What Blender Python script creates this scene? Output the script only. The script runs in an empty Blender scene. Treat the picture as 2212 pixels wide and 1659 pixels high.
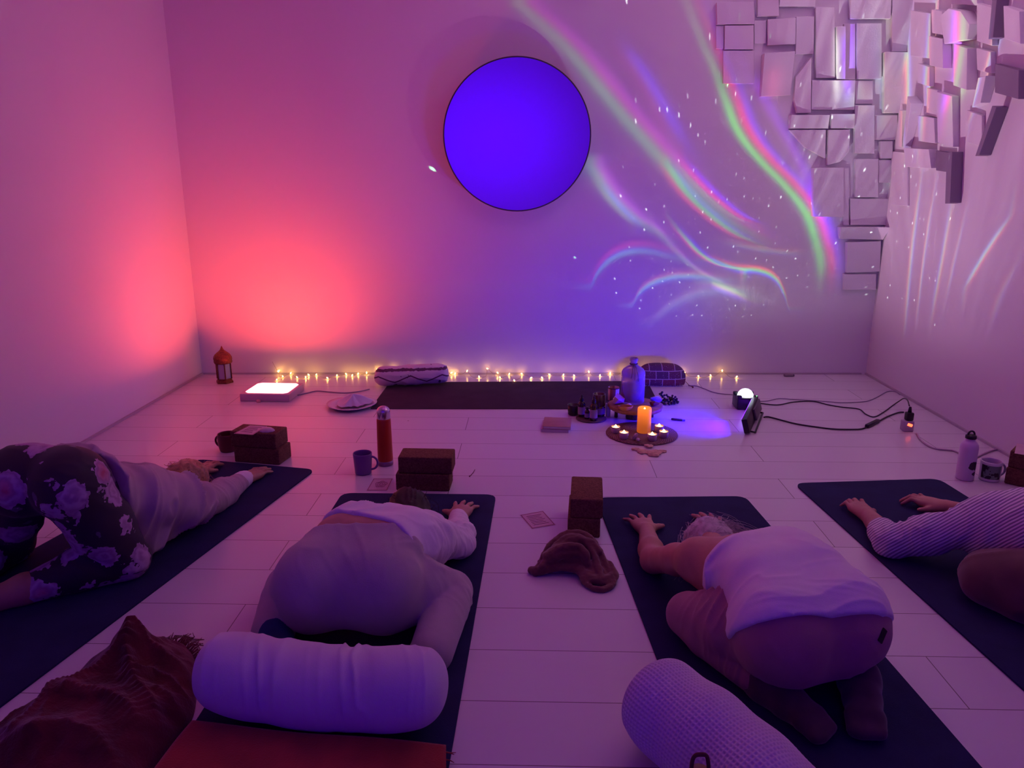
import bpy, bmesh, math, random
import numpy as np
from mathutils import Vector, Matrix

# ------------------------------------------------------------------ camera, world, lights, exposure
scene = bpy.context.scene
COL = scene.collection
R_ = math.radians
PI = math.pi
random.seed(7)

CAM_H, FPX, PITCH, YAW = 1.27, 1650.0, R_(14.7), R_(1.5)
cam_data = bpy.data.cameras.new('camera')
cam_data.sensor_fit = 'HORIZONTAL'; cam_data.sensor_width = 36.0
cam_data.lens = 36.0 * FPX / 2212.0
cam_data.clip_start = 0.05
cam = bpy.data.objects.new('camera', cam_data); COL.objects.link(cam)
cam.location = (0, 0, CAM_H)
cam.rotation_euler = (PI/2 - PITCH, 0, YAW)
scene.camera = cam

scene.view_settings.view_transform = 'Standard'
scene.view_settings.look = 'None'
scene.view_settings.exposure = 0.0
scene.view_settings.gamma = 1.0
scene.view_settings.use_curve_mapping = False

scene.cycles.max_bounces = 8; scene.cycles.diffuse_bounces = 3; scene.cycles.glossy_bounces = 3; scene.cycles.transmission_bounces = 6
world = bpy.data.worlds.new('world'); scene.world = world
world.use_nodes = True
world.node_tree.nodes['Background'].inputs[0].default_value = (0.25, 0.10, 0.30, 1)
world.node_tree.nodes['Background'].inputs[1].default_value = 0.05

def area_light(name, loc, aim, size, power, color, size_y=None, spread=180):
    d = bpy.data.lights.new(name, 'AREA'); d.energy = power; d.color = color
    d.shape = 'RECTANGLE'; d.size = size; d.size_y = size_y or size; d.spread = R_(spread)
    o = bpy.data.objects.new(name, d); COL.objects.link(o); o.location = loc
    o.rotation_euler = (Vector(aim) - Vector(loc)).to_track_quat('-Z', 'Y').to_euler()
    return o

# coral light panel lying on the floor, shining up (its glow climbs both walls of the corner)
area_light('coral_panel_lamp', (-1.615, 4.545, 0.075), (-1.615, 4.545, 1), 0.29, 16.5, (1.0, 0.068, 0.03), 0.25, spread=165)
# violet-blue flood bar, aimed left at the back wall
area_light('violet_flood_lamp', (1.085, 3.93, 0.145), (0.15, 4.75, 0.48), 0.20, 5.6, (0.0, 0.0, 1.0), 0.06, spread=125)
area_light('violet_flood_floor_lamp', (1.095, 3.93, 0.085), (0.93, 3.96, 0.0), 0.24, 1.9, (0.035, 0.0, 1.0), 0.04, spread=80)
# unseen fill light added over the front half, in place of bounced light
area_light('ceiling_bounce_fill', (0.5, 3.3, 3.2), (0.5, 3.35, 0), 3.0, 6.2, (0.95, 0.09, 1.0), 2.2)
# blue wash behind the camera: lights the rear wall that the round mirror shows
area_light('rear_blue_lamp', (-0.2, -0.35, 2.1), (-0.2, -2.2, 1.85), 2.0, 24, (0.11, 0.0, 1.0), 1.2, spread=110)

# ------------------------------------------------------------------ pixel -> place
_F = Vector((-math.sin(YAW)*math.cos(PITCH), math.cos(YAW)*math.cos(PITCH), -math.sin(PITCH)))
_Rt = Vector((math.cos(YAW), math.sin(YAW), 0)); _U = _Rt.cross(_F)
_C = Vector((0, 0, CAM_H))
def ray(px, py): return _F*FPX + _Rt*(px-1106) - _U*(py-829.5)
def P(px, py, z=0.0):
    d = ray(px, py); return _C + d*((z-CAM_H)/d.z)
BACK_A, BACK_B = 5.113, 0.026          # back wall: y = A + B x
def PB(px, py, off=0.0):
    d = ray(px, py); return _C + d*((BACK_A-off)/(d.y - BACK_B*d.x))
WX = 2.304
LXW = -2.268
def PR(px, py, off=0.0):
    d = ray(px, py); return _C + d*((WX-off)/d.x)

# ------------------------------------------------------------------ helpers
def set_in(node, name, v):
    s = node.inputs[name]
    if hasattr(s.default_value, '__len__') and not hasattr(v, '__len__'): v = (v, v, v, 1)
    if hasattr(v, '__len__') and len(v) == 3 and len(s.default_value) == 4: v = (*v, 1)
    s.default_value = v
class NT:
    """small node-tree writer"""
    def __init__(self, tree): self.t = tree
    def n(self, kind, **kw):
        nd = self.t.nodes.new(kind)
        for k, v in kw.items(): setattr(nd, k, v)
        return nd
    def link(self, a, b): self.t.links.new(a, b)
    def put(self, sock, v):
        if v is None: return
        if isinstance(v, bpy.types.NodeSocket): self.link(v, sock)
        else: sock.default_value = v
    def m(self, op, a, b=None, c=None, clamp=False):
        nd = self.n('ShaderNodeMath', operation=op, use_clamp=clamp)
        for i, v in enumerate((a, b, c)): self.put(nd.inputs[i], v)
        return nd.outputs[0]
    def v(self, op, a, b=None, scale=None):
        nd = self.n('ShaderNodeVectorMath', operation=op)
        self.put(nd.inputs[0], a); self.put(nd.inputs[1], b)
        if scale is not None: self.put(nd.inputs['Scale'], scale)
        return nd.outputs['Value'] if op in ('DOT_PRODUCT', 'LENGTH', 'DISTANCE') else nd.outputs[0]
    def xyz(self, v):
        nd = self.n('ShaderNodeSeparateXYZ'); self.put(nd.inputs[0], v); return nd.outputs
    def comb(self, x, y, z):
        nd = self.n('ShaderNodeCombineXYZ')
        for i, q in enumerate((x, y, z)): self.put(nd.inputs[i], q)
        return nd.outputs[0]
    def ramp(self, fac, stops, interp='LINEAR'):
        nd = self.n('ShaderNodeValToRGB'); nd.color_ramp.interpolation = interp
        e = nd.color_ramp.elements
        while len(e) < len(stops): e.new(0.5)
        for i, (p, c) in enumerate(stops):
            e[i].position = p; e[i].color = (*c, 1) if len(c) == 3 else c
        self.put(nd.inputs[0], fac); return nd.outputs[0]
    def mix(self, fac, a, b):
        nd = self.n('ShaderNodeMix', data_type='RGBA')
        self.put(nd.inputs[0], fac)
        self.put(nd.inputs[6], (*a, 1) if isinstance(a, tuple) and len(a) == 3 else a)
        self.put(nd.inputs[7], (*b, 1) if isinstance(b, tuple) and len(b) == 3 else b)
        return nd.outputs[2]
    def noise(self, vec, scale, detail=2.0, rough=0.5, out=0):
        nd = self.n('ShaderNodeTexNoise'); nd.inputs['Scale'].default_value = scale
        nd.inputs['Detail'].default_value = detail; nd.inputs['Roughness'].default_value = rough
        if vec is not None: self.link(vec, nd.inputs['Vector'])
        return nd.outputs[out]
    def curve(self, fac, pts):
        nd = self.n('ShaderNodeFloatCurve'); self.put(nd.inputs['Value'], fac)
        c = nd.mapping.curves[0]
        while len(c.points) < len(pts): c.points.new(0.5, 0.5)
        for i, (x, y) in enumerate(pts): c.points[i].location = (x, y)
        nd.mapping.extend = 'HORIZONTAL'
        for q in c.points: q.handle_type = 'AUTO_CLAMPED'
        nd.mapping.update(); return nd.outputs[0]

MATS = {}
def mat(name, color=(.8, .8, .8), rough=0.6, metal=0.0, spec=0.5, emit=None, estr=0.0, trans=0.0, ior=1.45,
        var=0.0, vscale=20.0, bump=0.0, bscale=60.0, sheen=0.0, alpha=1.0, sub=0.0, coat=0.0):
    if name in MATS: return MATS[name]
    m = bpy.data.materials.new(name); m.use_nodes = True
    t = NT(m.node_tree); b = m.node_tree.nodes['Principled BSDF']
    set_in(b, 'Base Color', color); b.inputs['Roughness'].default_value = rough
    b.inputs['Metallic'].default_value = metal; b.inputs['Specular IOR Level'].default_value = spec
    b.inputs['Transmission Weight'].default_value = trans; b.inputs['IOR'].default_value = ior
    b.inputs['Sheen Weight'].default_value = sheen; b.inputs['Alpha'].default_value = alpha
    b.inputs['Coat Weight'].default_value = coat
    if sub: b.inputs['Subsurface Weight'].default_value = sub; b.inputs['Subsurface Radius'].default_value = (.01, .004, .002)
    if emit: set_in(b, 'Emission Color', emit); b.inputs['Emission Strength'].default_value = estr
    if var or bump:
        tc = t.n('ShaderNodeTexCoord').outputs['Object']
        if var:
            f = t.noise(tc, vscale, 4.0)
            lo = tuple(max(0, c*(1-var)) for c in color); hi = tuple(min(1, c*(1+var)) for c in color)
            t.link(t.ramp(f, [(.3, lo), (.7, hi)]), b.inputs['Base Color'])
        if bump:
            bn = t.n('ShaderNodeBump'); bn.inputs['Strength'].default_value = bump; bn.inputs['Distance'].default_value = .01
            t.link(t.noise(tc, bscale, 5.0), bn.inputs['Height']); t.link(bn.outputs[0], b.inputs['Normal'])
    MATS[name] = m; return m
def custom(name, rough=0.8):
    m = bpy.data.materials.new(name); m.use_nodes = True
    b = m.node_tree.nodes['Principled BSDF']; b.inputs['Roughness'].default_value = rough
    MATS[name] = m
    return m, NT(m.node_tree), b

def tag(o, label=None, cat=None, group=None, kind=None):
    if label: o['label'] = label
    if cat: o['category'] = cat
    if group: o['group'] = group
    if kind: o['kind'] = kind
    return o
def thing(name, label, cat, loc=(0, 0, 0), rz=0.0, group=None):
    o = bpy.data.objects.new(name, None); COL.objects.link(o)
    o.empty_display_size = .05
    o.location = loc; o.rotation_euler = (0, 0, rz)
    return tag(o, label, cat, group)
def mesh_obj(name, V, F, m, parent=None, smooth=True, loc=None, rz=0.0, bevel=0.0):
    me = bpy.data.meshes.new(name)
    if isinstance(V, np.ndarray) and isinstance(F, np.ndarray):
        nv, nf, k = len(V), len(F), F.shape[1]
        me.vertices.add(nv); me.vertices.foreach_set('co', V.astype(np.float32).ravel())
        me.loops.add(nf*k); me.loops.foreach_set('vertex_index', F.astype(np.int32).ravel())
        me.polygons.add(nf); me.polygons.foreach_set('loop_start', np.arange(0, nf*k, k, dtype=np.int32))
        me.update(calc_edges=True); me.validate()
    else:
        me.from_pydata([tuple(v) for v in V], [], [tuple(f) for f in F]); me.update()
    me.polygons.foreach_set('use_smooth', [smooth]*len(me.polygons))
    if m: me.materials.append(m)
    o = bpy.data.objects.new(name, me); COL.objects.link(o)
    if parent: o.parent = parent
    if loc is not None: o.location = loc
    o.rotation_euler = (0, 0, rz)
    return o
class MB:
    """collects shapes, builds ONE mesh object"""
    def __init__(self): self.V = []; self.F = []
    def add(self, V, F, M=None):
        b = len(self.V)
        self.V += [tuple(M @ Vector(v)) if M else tuple(v) for v in V]
        self.F += [tuple(i+b for i in f) for f in F]; return self
    def box(self, c, s, bevel=0.0, rot=None, seg=2):
        bm = bmesh.new(); bmesh.ops.create_cube(bm, size=1)
        for v in bm.verts: v.co = Vector((v.co.x*s[0], v.co.y*s[1], v.co.z*s[2]))
        if bevel: bmesh.ops.bevel(bm, geom=bm.edges[:], offset=bevel, segments=seg, affect='EDGES', profile=.5)
        M = Matrix.Translation(c) @ (rot.to_matrix().to_4x4() if rot else Matrix())
        bm.verts.index_update()
        self.add([v.co for v in bm.verts], [[v.index for v in f.verts] for f in bm.faces], M); bm.free(); return self
    def lathe(self, prof, seg=28, M=None, wob=None, cap=True):
        V = []; F = []; n = len(prof)
        for i in range(seg):
            a = 2*PI*i/seg
            for r, z in prof:
                k = wob(a, z) if wob else 1.0
                V.append((r*k*math.cos(a), r*k*math.sin(a), z))
        for i in range(seg):
            j = (i+1) % seg
            for q in range(n-1):
                F.append((i*n+q, j*n+q, j*n+q+1, i*n+q+1))
        if cap and prof[0][0] > 1e-5: F.append(tuple(reversed([i*n for i in range(seg)])))
        if cap and prof[-1][0] > 1e-5: F.append(tuple(i*n+n-1 for i in range(seg)))
        return self.add(V, F, M)
    def tube(self, pts, r, seg=8, closed=False, taper=None):
        pts = [Vector(p) for p in pts]; n = len(pts)
        V = []; F = []; up = Vector((0, 0, 1)); prev = None
        for i, p in enumerate(pts):
            a = pts[(i-1) % n] if closed or i else p; b = pts[(i+1) % n] if closed or i < n-1 else p
            t = (b-a)
            t = t.normalized() if t.length > 1e-9 else Vector((1, 0, 0))
            if prev is None:
                s = t.cross(up)
                s = s.normalized() if s.length > 1e-3 else Vector((1, 0, 0))
            else:
                s = prev - t*prev.dot(t); s = s.normalized() if s.length > 1e-6 else t.orthogonal().normalized()
            prev = s; w = s.cross(t)
            rr = r if taper is None else r*taper(i/max(1, n-1))
            for k in range(seg):
                q = 2*PI*k/seg; V.append(p + s*(rr*math.cos(q)) + w*(rr*math.sin(q)))
        for i in range(n if closed else n-1):
            j = (i+1) % n
            for k in range(seg):
                l = (k+1) % seg; F.append((i*seg+k, j*seg+k, j*seg+l, i*seg+l))
        if not closed:
            F.append(tuple(range(seg))); F.append(tuple(reversed([(n-1)*seg+k for k in range(seg)])))
        return self.add(V, F)
    def grid(self, fn, nu, nv, closeu=False):
        V = [fn(i/(nu if closeu else nu-1), j/(nv-1)) for i in range(nu) for j in range(nv)]
        F = []
        for i in range(nu if closeu else nu-1):
            k = (i+1) % nu
            for j in range(nv-1): F.append((i*nv+j, k*nv+j, k*nv+j+1, i*nv+j+1))
        return self.add(V, F)
    def build(self, name, m, parent=None, smooth=True, **kw):
        o = mesh_obj(name, self.V, self.F, m, parent, smooth, **kw)
        bm = bmesh.new(); bm.from_mesh(o.data); bmesh.ops.recalc_face_normals(bm, faces=bm.faces); bm.to_mesh(o.data); bm.free()
        return o
def autosmooth(o, ang=35):
    """sharp edges by angle so bevelled boxes keep flat faces"""
    bm = bmesh.new(); bm.from_mesh(o.data)
    for e in bm.edges:
        if len(e.link_faces) == 2 and e.calc_face_angle(0) > R_(ang): e.smooth = False
    bm.to_mesh(o.data); bm.free(); return o
def spline(pts, n=10):
    """Catmull-Rom through points"""
    p = [Vector(q) for q in pts]; p = [p[0]*2-p[1]] + p + [p[-1]*2-p[-2]]; out = []
    for i in range(1, len(p)-2):
        for k in range(n):
            t = k/n; a, b, c, d = p[i-1], p[i], p[i+1], p[i+2]
            out.append(.5*((2*b) + (c-a)*t + (2*a-5*b+4*c-d)*t*t + (3*b-a-3*c+d)*t**3))
    out.append(p[-2]); return out

# ------------------------------------------------------------------ aurora projector light (a real point lamp with a gobo)
PROJ = P(1608, 880, 0); PROJ.z = 0.135
def aurora_light():
    d = bpy.data.lights.new('aurora_projector_lamp', 'POINT'); d.energy = 10.0; d.shadow_soft_size = 0.004
    d.use_nodes = True
    t = NT(d.node_tree); em = [n for n in d.node_tree.nodes if n.type == 'EMISSION'][0]
    o = bpy.data.objects.new('aurora_projector_lamp', d); COL.objects.link(o); o.location = (PROJ.x, PROJ.y, PROJ.z+.0)
    nrm = t.n('ShaderNodeTexCoord').outputs['Normal']
    dx, dy, dz = t.xyz(nrm)
    D = BACK_A + BACK_B*PROJ.x - PROJ.y
    back = t.m('GREATER_THAN', dy, 0.02)
    ys = t.m('MAXIMUM', dy, 0.02)
    X = t.m('MULTIPLY_ADD', t.m('DIVIDE', dx, ys), D, PROJ.x)       # where this beam meets the back wall
    Z = t.m('MULTIPLY_ADD', t.m('DIVIDE', dz, ys), D, PROJ.z)
    xs = t.m('MAXIMUM', dx, 0.02)
    DR = WX - PROJ.x
    Yr = t.m('MULTIPLY_ADD', t.m('DIVIDE', dy, xs), DR, PROJ.y)      # where it meets the right wall
    Zr = t.m('MULTIPLY_ADD', t.m('DIVIDE', dz, xs), DR, PROJ.z)
    onr = t.m('MAXIMUM', t.m('GREATER_THAN', X, WX), t.m('LESS_THAN', dy, 0.02))
    onr = t.m('MULTIPLY', onr, t.m('MULTIPLY', t.m('GREATER_THAN', dx, 0.1), t.m('MULTIPLY', t.m('ADD', dy, 0.85), 1.4, clamp=True)))
    onb = t.m('MULTIPLY', back, t.m('SUBTRACT', 1.0, onr))
    zn = t.m('MULTIPLY', Z, 1/3.0); xn = t.m('MULTIPLY', t.m('ADD', X, 1.5), 1/4.5)
    total = []
    def wmap(px, py):
        q = PB(px, py); return q.x, q.z
    def streak(kind, pts, width, amps, offs, col=(1, 1, 1)):
        """pts: photo points on the back wall; width in m; amps along it; offs = chromatic shift of r,g,b in widths"""
        w = [wmap(*p) for p in pts]
        if kind == 'V':      # x as function of z
            w = sorted([(z/3.0, (x+1.5)/4.5, a) for (x, z), a in zip(w, amps)]); par, val, sc = zn, xn, 4.5
        else:
            w = sorted([((x+1.5)/4.5, z/3.0, a) for (x, z), a in zip(w, amps)]); par, val, sc = xn, zn, 3.0
        c = t.curve(par, [(p, v) for p, v, a in w])
        a = [(max(0, w[0][0]-.03), 0)] + [(p, v) for p, _, v in w] + [(min(1, w[-1][0]+.03), 0)]
        if w[-1][0] > .77 and kind == 'V': a[-1] = (1.0, w[-1][2]*.6)
        A = t.m('MAXIMUM', t.curve(par, a), 0.0)
        dist = t.m('MULTIPLY', t.m('SUBTRACT', val, c), sc/width*.80)
        dv = t.v('SUBTRACT', t.comb(dist, dist, dist), tuple(offs))
        # asymmetric soft falloff 1/(1+d^2)^2
        q = t.v('ADD', t.v('MULTIPLY', dv, dv), (1, 1, 1))
        f = t.v('DIVIDE', tuple(c*1.25 for c in col), t.v('MULTIPLY', t.v('MULTIPLY', q, q), q))
        total.append(t.v('SCALE', f, scale=A))
    S = streak
    # long green / red / blue ribbon on the right
    S('V', [(1487, -20), (1525, 80), (1555, 150), (1578, 215), (1605, 285), (1652, 350), (1700, 402), (1745, 462), (1766, 520), (1777, 570), (1776, 620)],
      .040, [.14, .26, .42, .80, 1.15, 1.05, 1.0, 1.2, .9, .65, .1], (.85, -.60, 1.7), (1.15, 1.15, 1.1))
    S('V', [(1560, 0), (1600, 130), (1650, 230), (1705, 330), (1745, 420), (1768, 490), (1785, 560)],
      .050, [.05, .14, .55, .60, .80, .75, .05], (.2, -.5, .4), (.30, .03, 1.3))
    # broad ribbon from behind the mirror down to the right
    S('V', [(1110, -30), (1215, 70), (1290, 160), (1350, 235), (1410, 305), (1470, 372), (1530, 432), (1590, 482), (1660, 525)],
      .075, [.24, .34, .46, .50, .54, .58, .46, .34, .06], (.65, -.35, .8), (.95, .95, .85))
    S('V', [(1330, 70), (1385, 150), (1425, 220), (1470, 300), (1530, 380)], .060, [.08, .60, .66, .30, .03], (-.5, 0, .3), (.26, .04, 1.4))
    S('V', [(1470, 335), (1510, 385), (1560, 435), (1605, 470), (1650, 490)], .024, [.15, .75, .9, .8, .1], (-.5, -1.8, .9), (.9, .35, 1.4))
    S('V', [(1440, 350), (1480, 410), (1530, 460), (1590, 505), (1650, 535)], .032, [.25, .7, .75, .55, .08], (-1.0, .0, .9), (1, 1, .8))
    # left short ribbon beside the mirror
    S('V', [(1275, 345), (1310, 400), (1350, 445), (1400, 485), (1460, 520)], .070, [.4, .55, .50, .32, .05], (.4, -.2, .5), (.9, .95, 1.1))
    S('V', [(1290, 390), (1330, 440), (1370, 480)], .03, [.15, .6, .2], (-.4, -.4, .6), (.3, .4, 1.3))
    # thin bright curl
    S('V', [(1440, 462), (1480, 512), (1520, 552), (1560, 574), (1610, 583)], .020, [.1, .6, .9, .9, .6], (-.8, 0, 1.2), (.8, 1, 1))
    S('H', [(1540, 560), (1590, 580), (1640, 586), (1670, 600), (1690, 630), (1702, 672)], .016, [.3, .85, 1.2, 1.0, .7, .15], (.9, 0, -.9), (1, 1, 1))
    S('V', [(1400, 470), (1450, 530), (1510, 585), (1570, 615)], .030, [.1, .28, .3, .1], (.3, 0, .5), (.8, .9, .9))
    # arcs curling down to the left
    S('H', [(1268, 616), (1290, 575), (1330, 545), (1380, 536), (1440, 548), (1510, 570)], .028, [.16, .45, .5, .38, .22, .04], (1.2, -.2, .1), (.85, .8, 1.2))
    S('H', [(1362, 660), (1385, 625), (1430, 603), (1490, 597), (1560, 606)], .026, [.18, .5, .6, .55, .2], (.8, .2, -.1), (.7, .9, 1))
    S('H', [(1400, 700), (1450, 660), (1520, 632), (1590, 628), (1660, 650)], .045, [.08, .22, .26, .22, .04], (.3, .1, 0), (.8, 1, .95))
    S('H', [(1535, 612), (1560, 622), (1600, 640), (1630, 655)], .026, [.3, 1.0, .6, .1], (0, .3, -.5), (.8, 1, .95))
    S('H', [(1560, 522), (1620, 536), (1690, 548), (1740, 552)], .020, [.06, .22, .22, .04], (.4, 0, -.4), (.9, .95, 1))
    # bright edges caught by the relief tiles
    S('V', [(1811, 40), (1812, 110), (1812, 180)], .030, [.4, 1.4, .7], (0, 0, 0), (.85, 1, .75))
    S('V', [(1834, 40), (1835, 110), (1836, 175)], .034, [.4, 1.3, .7], (0, 0, 0), (.30, 0, 1.5))
    S('V', [(1676, 100), (1672, 160), (1668, 215)], .080, [.1, .42, .1], (0, 0, 0), (1, .12, .25))
    S('V', [(1900, 60), (1905, 160), (1900, 260)], .060, [.2, .30, .2], (.4, 0, -.4), (.8, 1, .8))
    S('V', [(1845, 180), (1850, 205), (1850, 240)], .090, [.2, .50, .1], (.2, 0, -.2), (.8, 1, .9))
    col_ = t.ramp(t.noise(t.comb(t.m('DIVIDE', t.m('SUBTRACT', X, 1.25), t.m('MAXIMUM', t.m('ADD', Z, .2), .2)), 0.0, 0.0), 26.0, 3.0), [(.42, (0, 0, 0)), (.72, (1, 1, 1))])
    cz = t.m('MULTIPLY', t.m('MULTIPLY', t.m('SUBTRACT', X, 1.45), 2.2, clamp=True), t.m('MULTIPLY', t.m('SUBTRACT', Z, .9), 1.6, clamp=True))
    total.append(t.v('SCALE', t.v('MULTIPLY', col_, (.9, .95, .95)), scale=t.m('MULTIPLY', cz, .55)))
    # faint fan of rays near the floor, and overall silvery veil
    fan = t.noise(t.comb(t.m('MULTIPLY', t.m('DIVIDE', t.m('SUBTRACT', X, 1.55), t.m('MAXIMUM', t.m('ADD', Z, .1), .1)), 3.0), 0.0, 0.0), 4.0, 2.0)
    fan = t.ramp(fan, [(.45, (0, 0, 0)), (.75, (1, 1, 1))])
    rx = t.m('SUBTRACT', X, 1.35); rz = t.m('SUBTRACT', Z, .58)
    r2 = t.m('ADD', t.m('MULTIPLY', t.m('MULTIPLY', rx, rx), 2.6), t.m('MULTIPLY', t.m('MULTIPLY', rz, rz), 9.0))
    blob = t.m('DIVIDE', 1.0, t.m('POWER', t.m('ADD', r2, 1.0), 3.0))
    total.append(t.v('SCALE', (.8, .95, .9), scale=t.m('MULTIPLY', blob, t.m('MULTIPLY_ADD', fan, .20, .16))))
    vx = t.m('MULTIPLY', t.m('SUBTRACT', X, 1.75), 1.0)
    veil = t.m('ADD', t.m('DIVIDE', 1.0, t.m('POWER', t.m('ADD', t.m('MULTIPLY', vx, vx), 1.0), 1.5)), .0)
    vz = t.m('MULTIPLY', t.m('SUBTRACT', Z, .25), 4.0, clamp=True)
    lump = t.noise(t.comb(X, 0.0, Z), 2.2, 2.0)
    veil = t.m('MULTIPLY', t.m('MULTIPLY', veil, vz), t.m('MULTIPLY', t.m('MULTIPLY', t.m('SUBTRACT', X, .35), .9, clamp=True), t.m('MULTIPLY_ADD', lump, .10, .08)))
    
    total.append(t.v('SCALE', (.80, .72, .90), scale=veil))
    wide = t.m('MULTIPLY', t.m('MULTIPLY', t.m('ADD', X, 1.5), .7, clamp=True), t.m('MULTIPLY', t.m('SUBTRACT', Z, .8), 1.5, clamp=True))
    total.append(t.v('SCALE', (1.0, .38, .62), scale=t.m('MULTIPLY', wide, .10)))
    acc = total[0]
    for q in total[1:]: acc = t.v('ADD', acc, q)
    acc = t.v('SCALE', acc, scale=onb)
    comp = t.m('MINIMUM', t.m('POWER', t.m('DIVIDE', 1.0, ys), 3.0), 90.0)
    acc = t.v('SCALE', acc, scale=comp)
    # right wall: rays rising from the floor lamp, fanning out
    def wmr(px, py):
        q = PR(px, py); return q.y, q.z
    tot = []
    for pts, wd, amps, offs, col in [
        ([(1990, 380), (1972, 520), (1955, 700)], .022, [.10, .34, .10], (.6, 0, -.6), (.9, .9, 1)),
        ([(2020, 400), (1998, 540), (1980, 690)], .016, [.10, .28, .06], (.5, 0, -.5), (1, .9, 1)),
        ([(2060, 420), (2035, 560), (2012, 690)], .020, [.10, .28, .06], (-.5, 0, .7), (.9, .95, 1)),
        ([(2090, 440), (2062, 560), (2040, 660)], .016, [.06, .20, .04], (.5, 0, -.5), (.8, .8, 1)),
        ([(2185, 465), (2130, 545), (2085, 622)], .020, [.16, .48, .12], (-.7, .2, .6), (.9, 1, 1)),
        ([(2200, 560), (2160, 640), (2140, 700)], .022, [.05, .16, .04], (.7, 0, -.7), (1, .8, 1)),
        ([(1960, 60), (1962, 200), (1960, 330)], .030, [.35, .5, .10], (.9, .1, -.8), (1, 1, 1)),
        ([(2020, 20), (2012, 150), (2000, 300)], .030, [.35, .45, .10], (-.9, 0, .8), (1, .9, 1)),
        ([(2100, 10), (2085, 110), (2060, 230)], .050, [.7, .9, .2], (.4, -1.0, 1.0), (1.1, .5, 1.2)),
        ([(2170, 40), (2140, 150), (2100, 260)], .020, [.3, .4, .1], (.6, 0, -.6), (1, 1, 1))]:
        w = sorted([(z/3.0, (y-2.5)/3.0, a) for (y, z), a in zip([wmr(*p) for p in pts], amps)])
        zr = t.m('MULTIPLY', Zr, 1/3.0); yr = t.m('MULTIPLY', t.m('SUBTRACT', Yr, 2.5), 1/3.0)
        c = t.curve(zr, [(p, v) for p, v, a in w])
        A = t.curve(zr, [(max(0, w[0][0]-.05), 0)] + [(p, a) for p, v, a in w] + [(min(1, w[-1][0]+.06), 0)])
        A = t.m('MAXIMUM', A, 0.0)
        dist = t.m('MULTIPLY', t.m('SUBTRACT', yr, c), 3.0/wd)
        dv = t.v('SUBTRACT', t.comb(dist, dist, dist), tuple(offs))
        q = t.v('ADD', t.v('MULTIPLY', dv, dv), (1, 1, 1))
        tot.append(t.v('SCALE', t.v('MULTIPLY', t.v('DIVIDE', (1, 1, 1), t.v('MULTIPLY', q, q)), tuple(col)), scale=t.m('MULTIPLY', A, 2.4)))
    vr = t.noise(t.comb(t.m('MULTIPLY', t.m('DIVIDE', t.m('SUBTRACT', Yr, 4.2), t.m('MAXIMUM', t.m('ADD', Zr, .3), .2)), 4.0), 0.0, 0.0), 3.0, 2.0)
    vzr = t.m('MULTIPLY', t.m('SUBTRACT', Zr, .3), 1.6, clamp=True)
    tot.append(t.v('SCALE', (.85, .75, 1.0), scale=t.m('MULTIPLY', vzr, t.m('MULTIPLY_ADD', vr, .62, .02))))
    tot.append(t.v('SCALE', (1.0, .42, .66), scale=t.m('MULTIPLY', t.m('MULTIPLY', t.m('ADD', Zr, .05), 1.1, clamp=True), .40)))
    accr = tot[0]
    for q in tot[1:]: accr = t.v('ADD', accr, q)
    compr = t.m('MINIMUM', t.m('POWER', t.m('DIVIDE', 1.0, xs), 3.0), 60.0)
    accr = t.v('SCALE', t.v('SCALE', accr, scale=compr), scale=t.m('MULTIPLY', onr, (DR/D)**2))
    acc = t.v('ADD', acc, accr)
    # laser stars
    el = t.m('ARCSINE', dz); az = t.m('ARCTAN2', dx, t.m('MAXIMUM', dy, .0001))
    def stars(scale, rad, thr, gain, col, seed):
        vo = t.n('ShaderNodeTexVoronoi', voronoi_dimensions='2D', feature='F1'); vo.inputs['Scale'].default_value = scale
        t.link(t.comb(t.m('ADD', az, seed), el, 0.0), vo.inputs['Vector'])
        near = t.m('LESS_THAN', vo.outputs['Distance'], rad)
        rc = t.xyz(vo.outputs['Color'])
        lit = t.m('GREATER_THAN', rc[0], thr)
        a = t.m('MULTIPLY', t.m('MULTIPLY', near, lit), t.m('MULTIPLY_ADD', t.m('MULTIPLY', rc[1], rc[1]), gain, gain*.12))
        return t.v('SCALE', col, scale=a)
    cmx = t.m('ADD', t.m('MULTIPLY', comp, onb), t.m('MULTIPLY', t.m('MULTIPLY', compr, onr), (DR/D)**2))
    up = t.m('GREATER_THAN', dz, .30)
    st = t.v('ADD', t.v('SCALE', stars(15.0, .055, .48, 3.4, (.85, 1, .95), 3.1), scale=t.m('GREATER_THAN', az, -.75)), stars(3.4, .012, .80, 6.0, (.3, 1, .45), 9.4))
    acc = t.v('ADD', acc, t.v('SCALE', t.v('SCALE', st, scale=cmx), scale=up))
    acc = t.v('SCALE', acc, scale=t.m('MULTIPLY', t.m('ADD', dz, .02), 3.2, clamp=True))
    t.link(acc, em.inputs['Color']); em.inputs['Strength'].default_value = 1.0
aurora_light()

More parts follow.
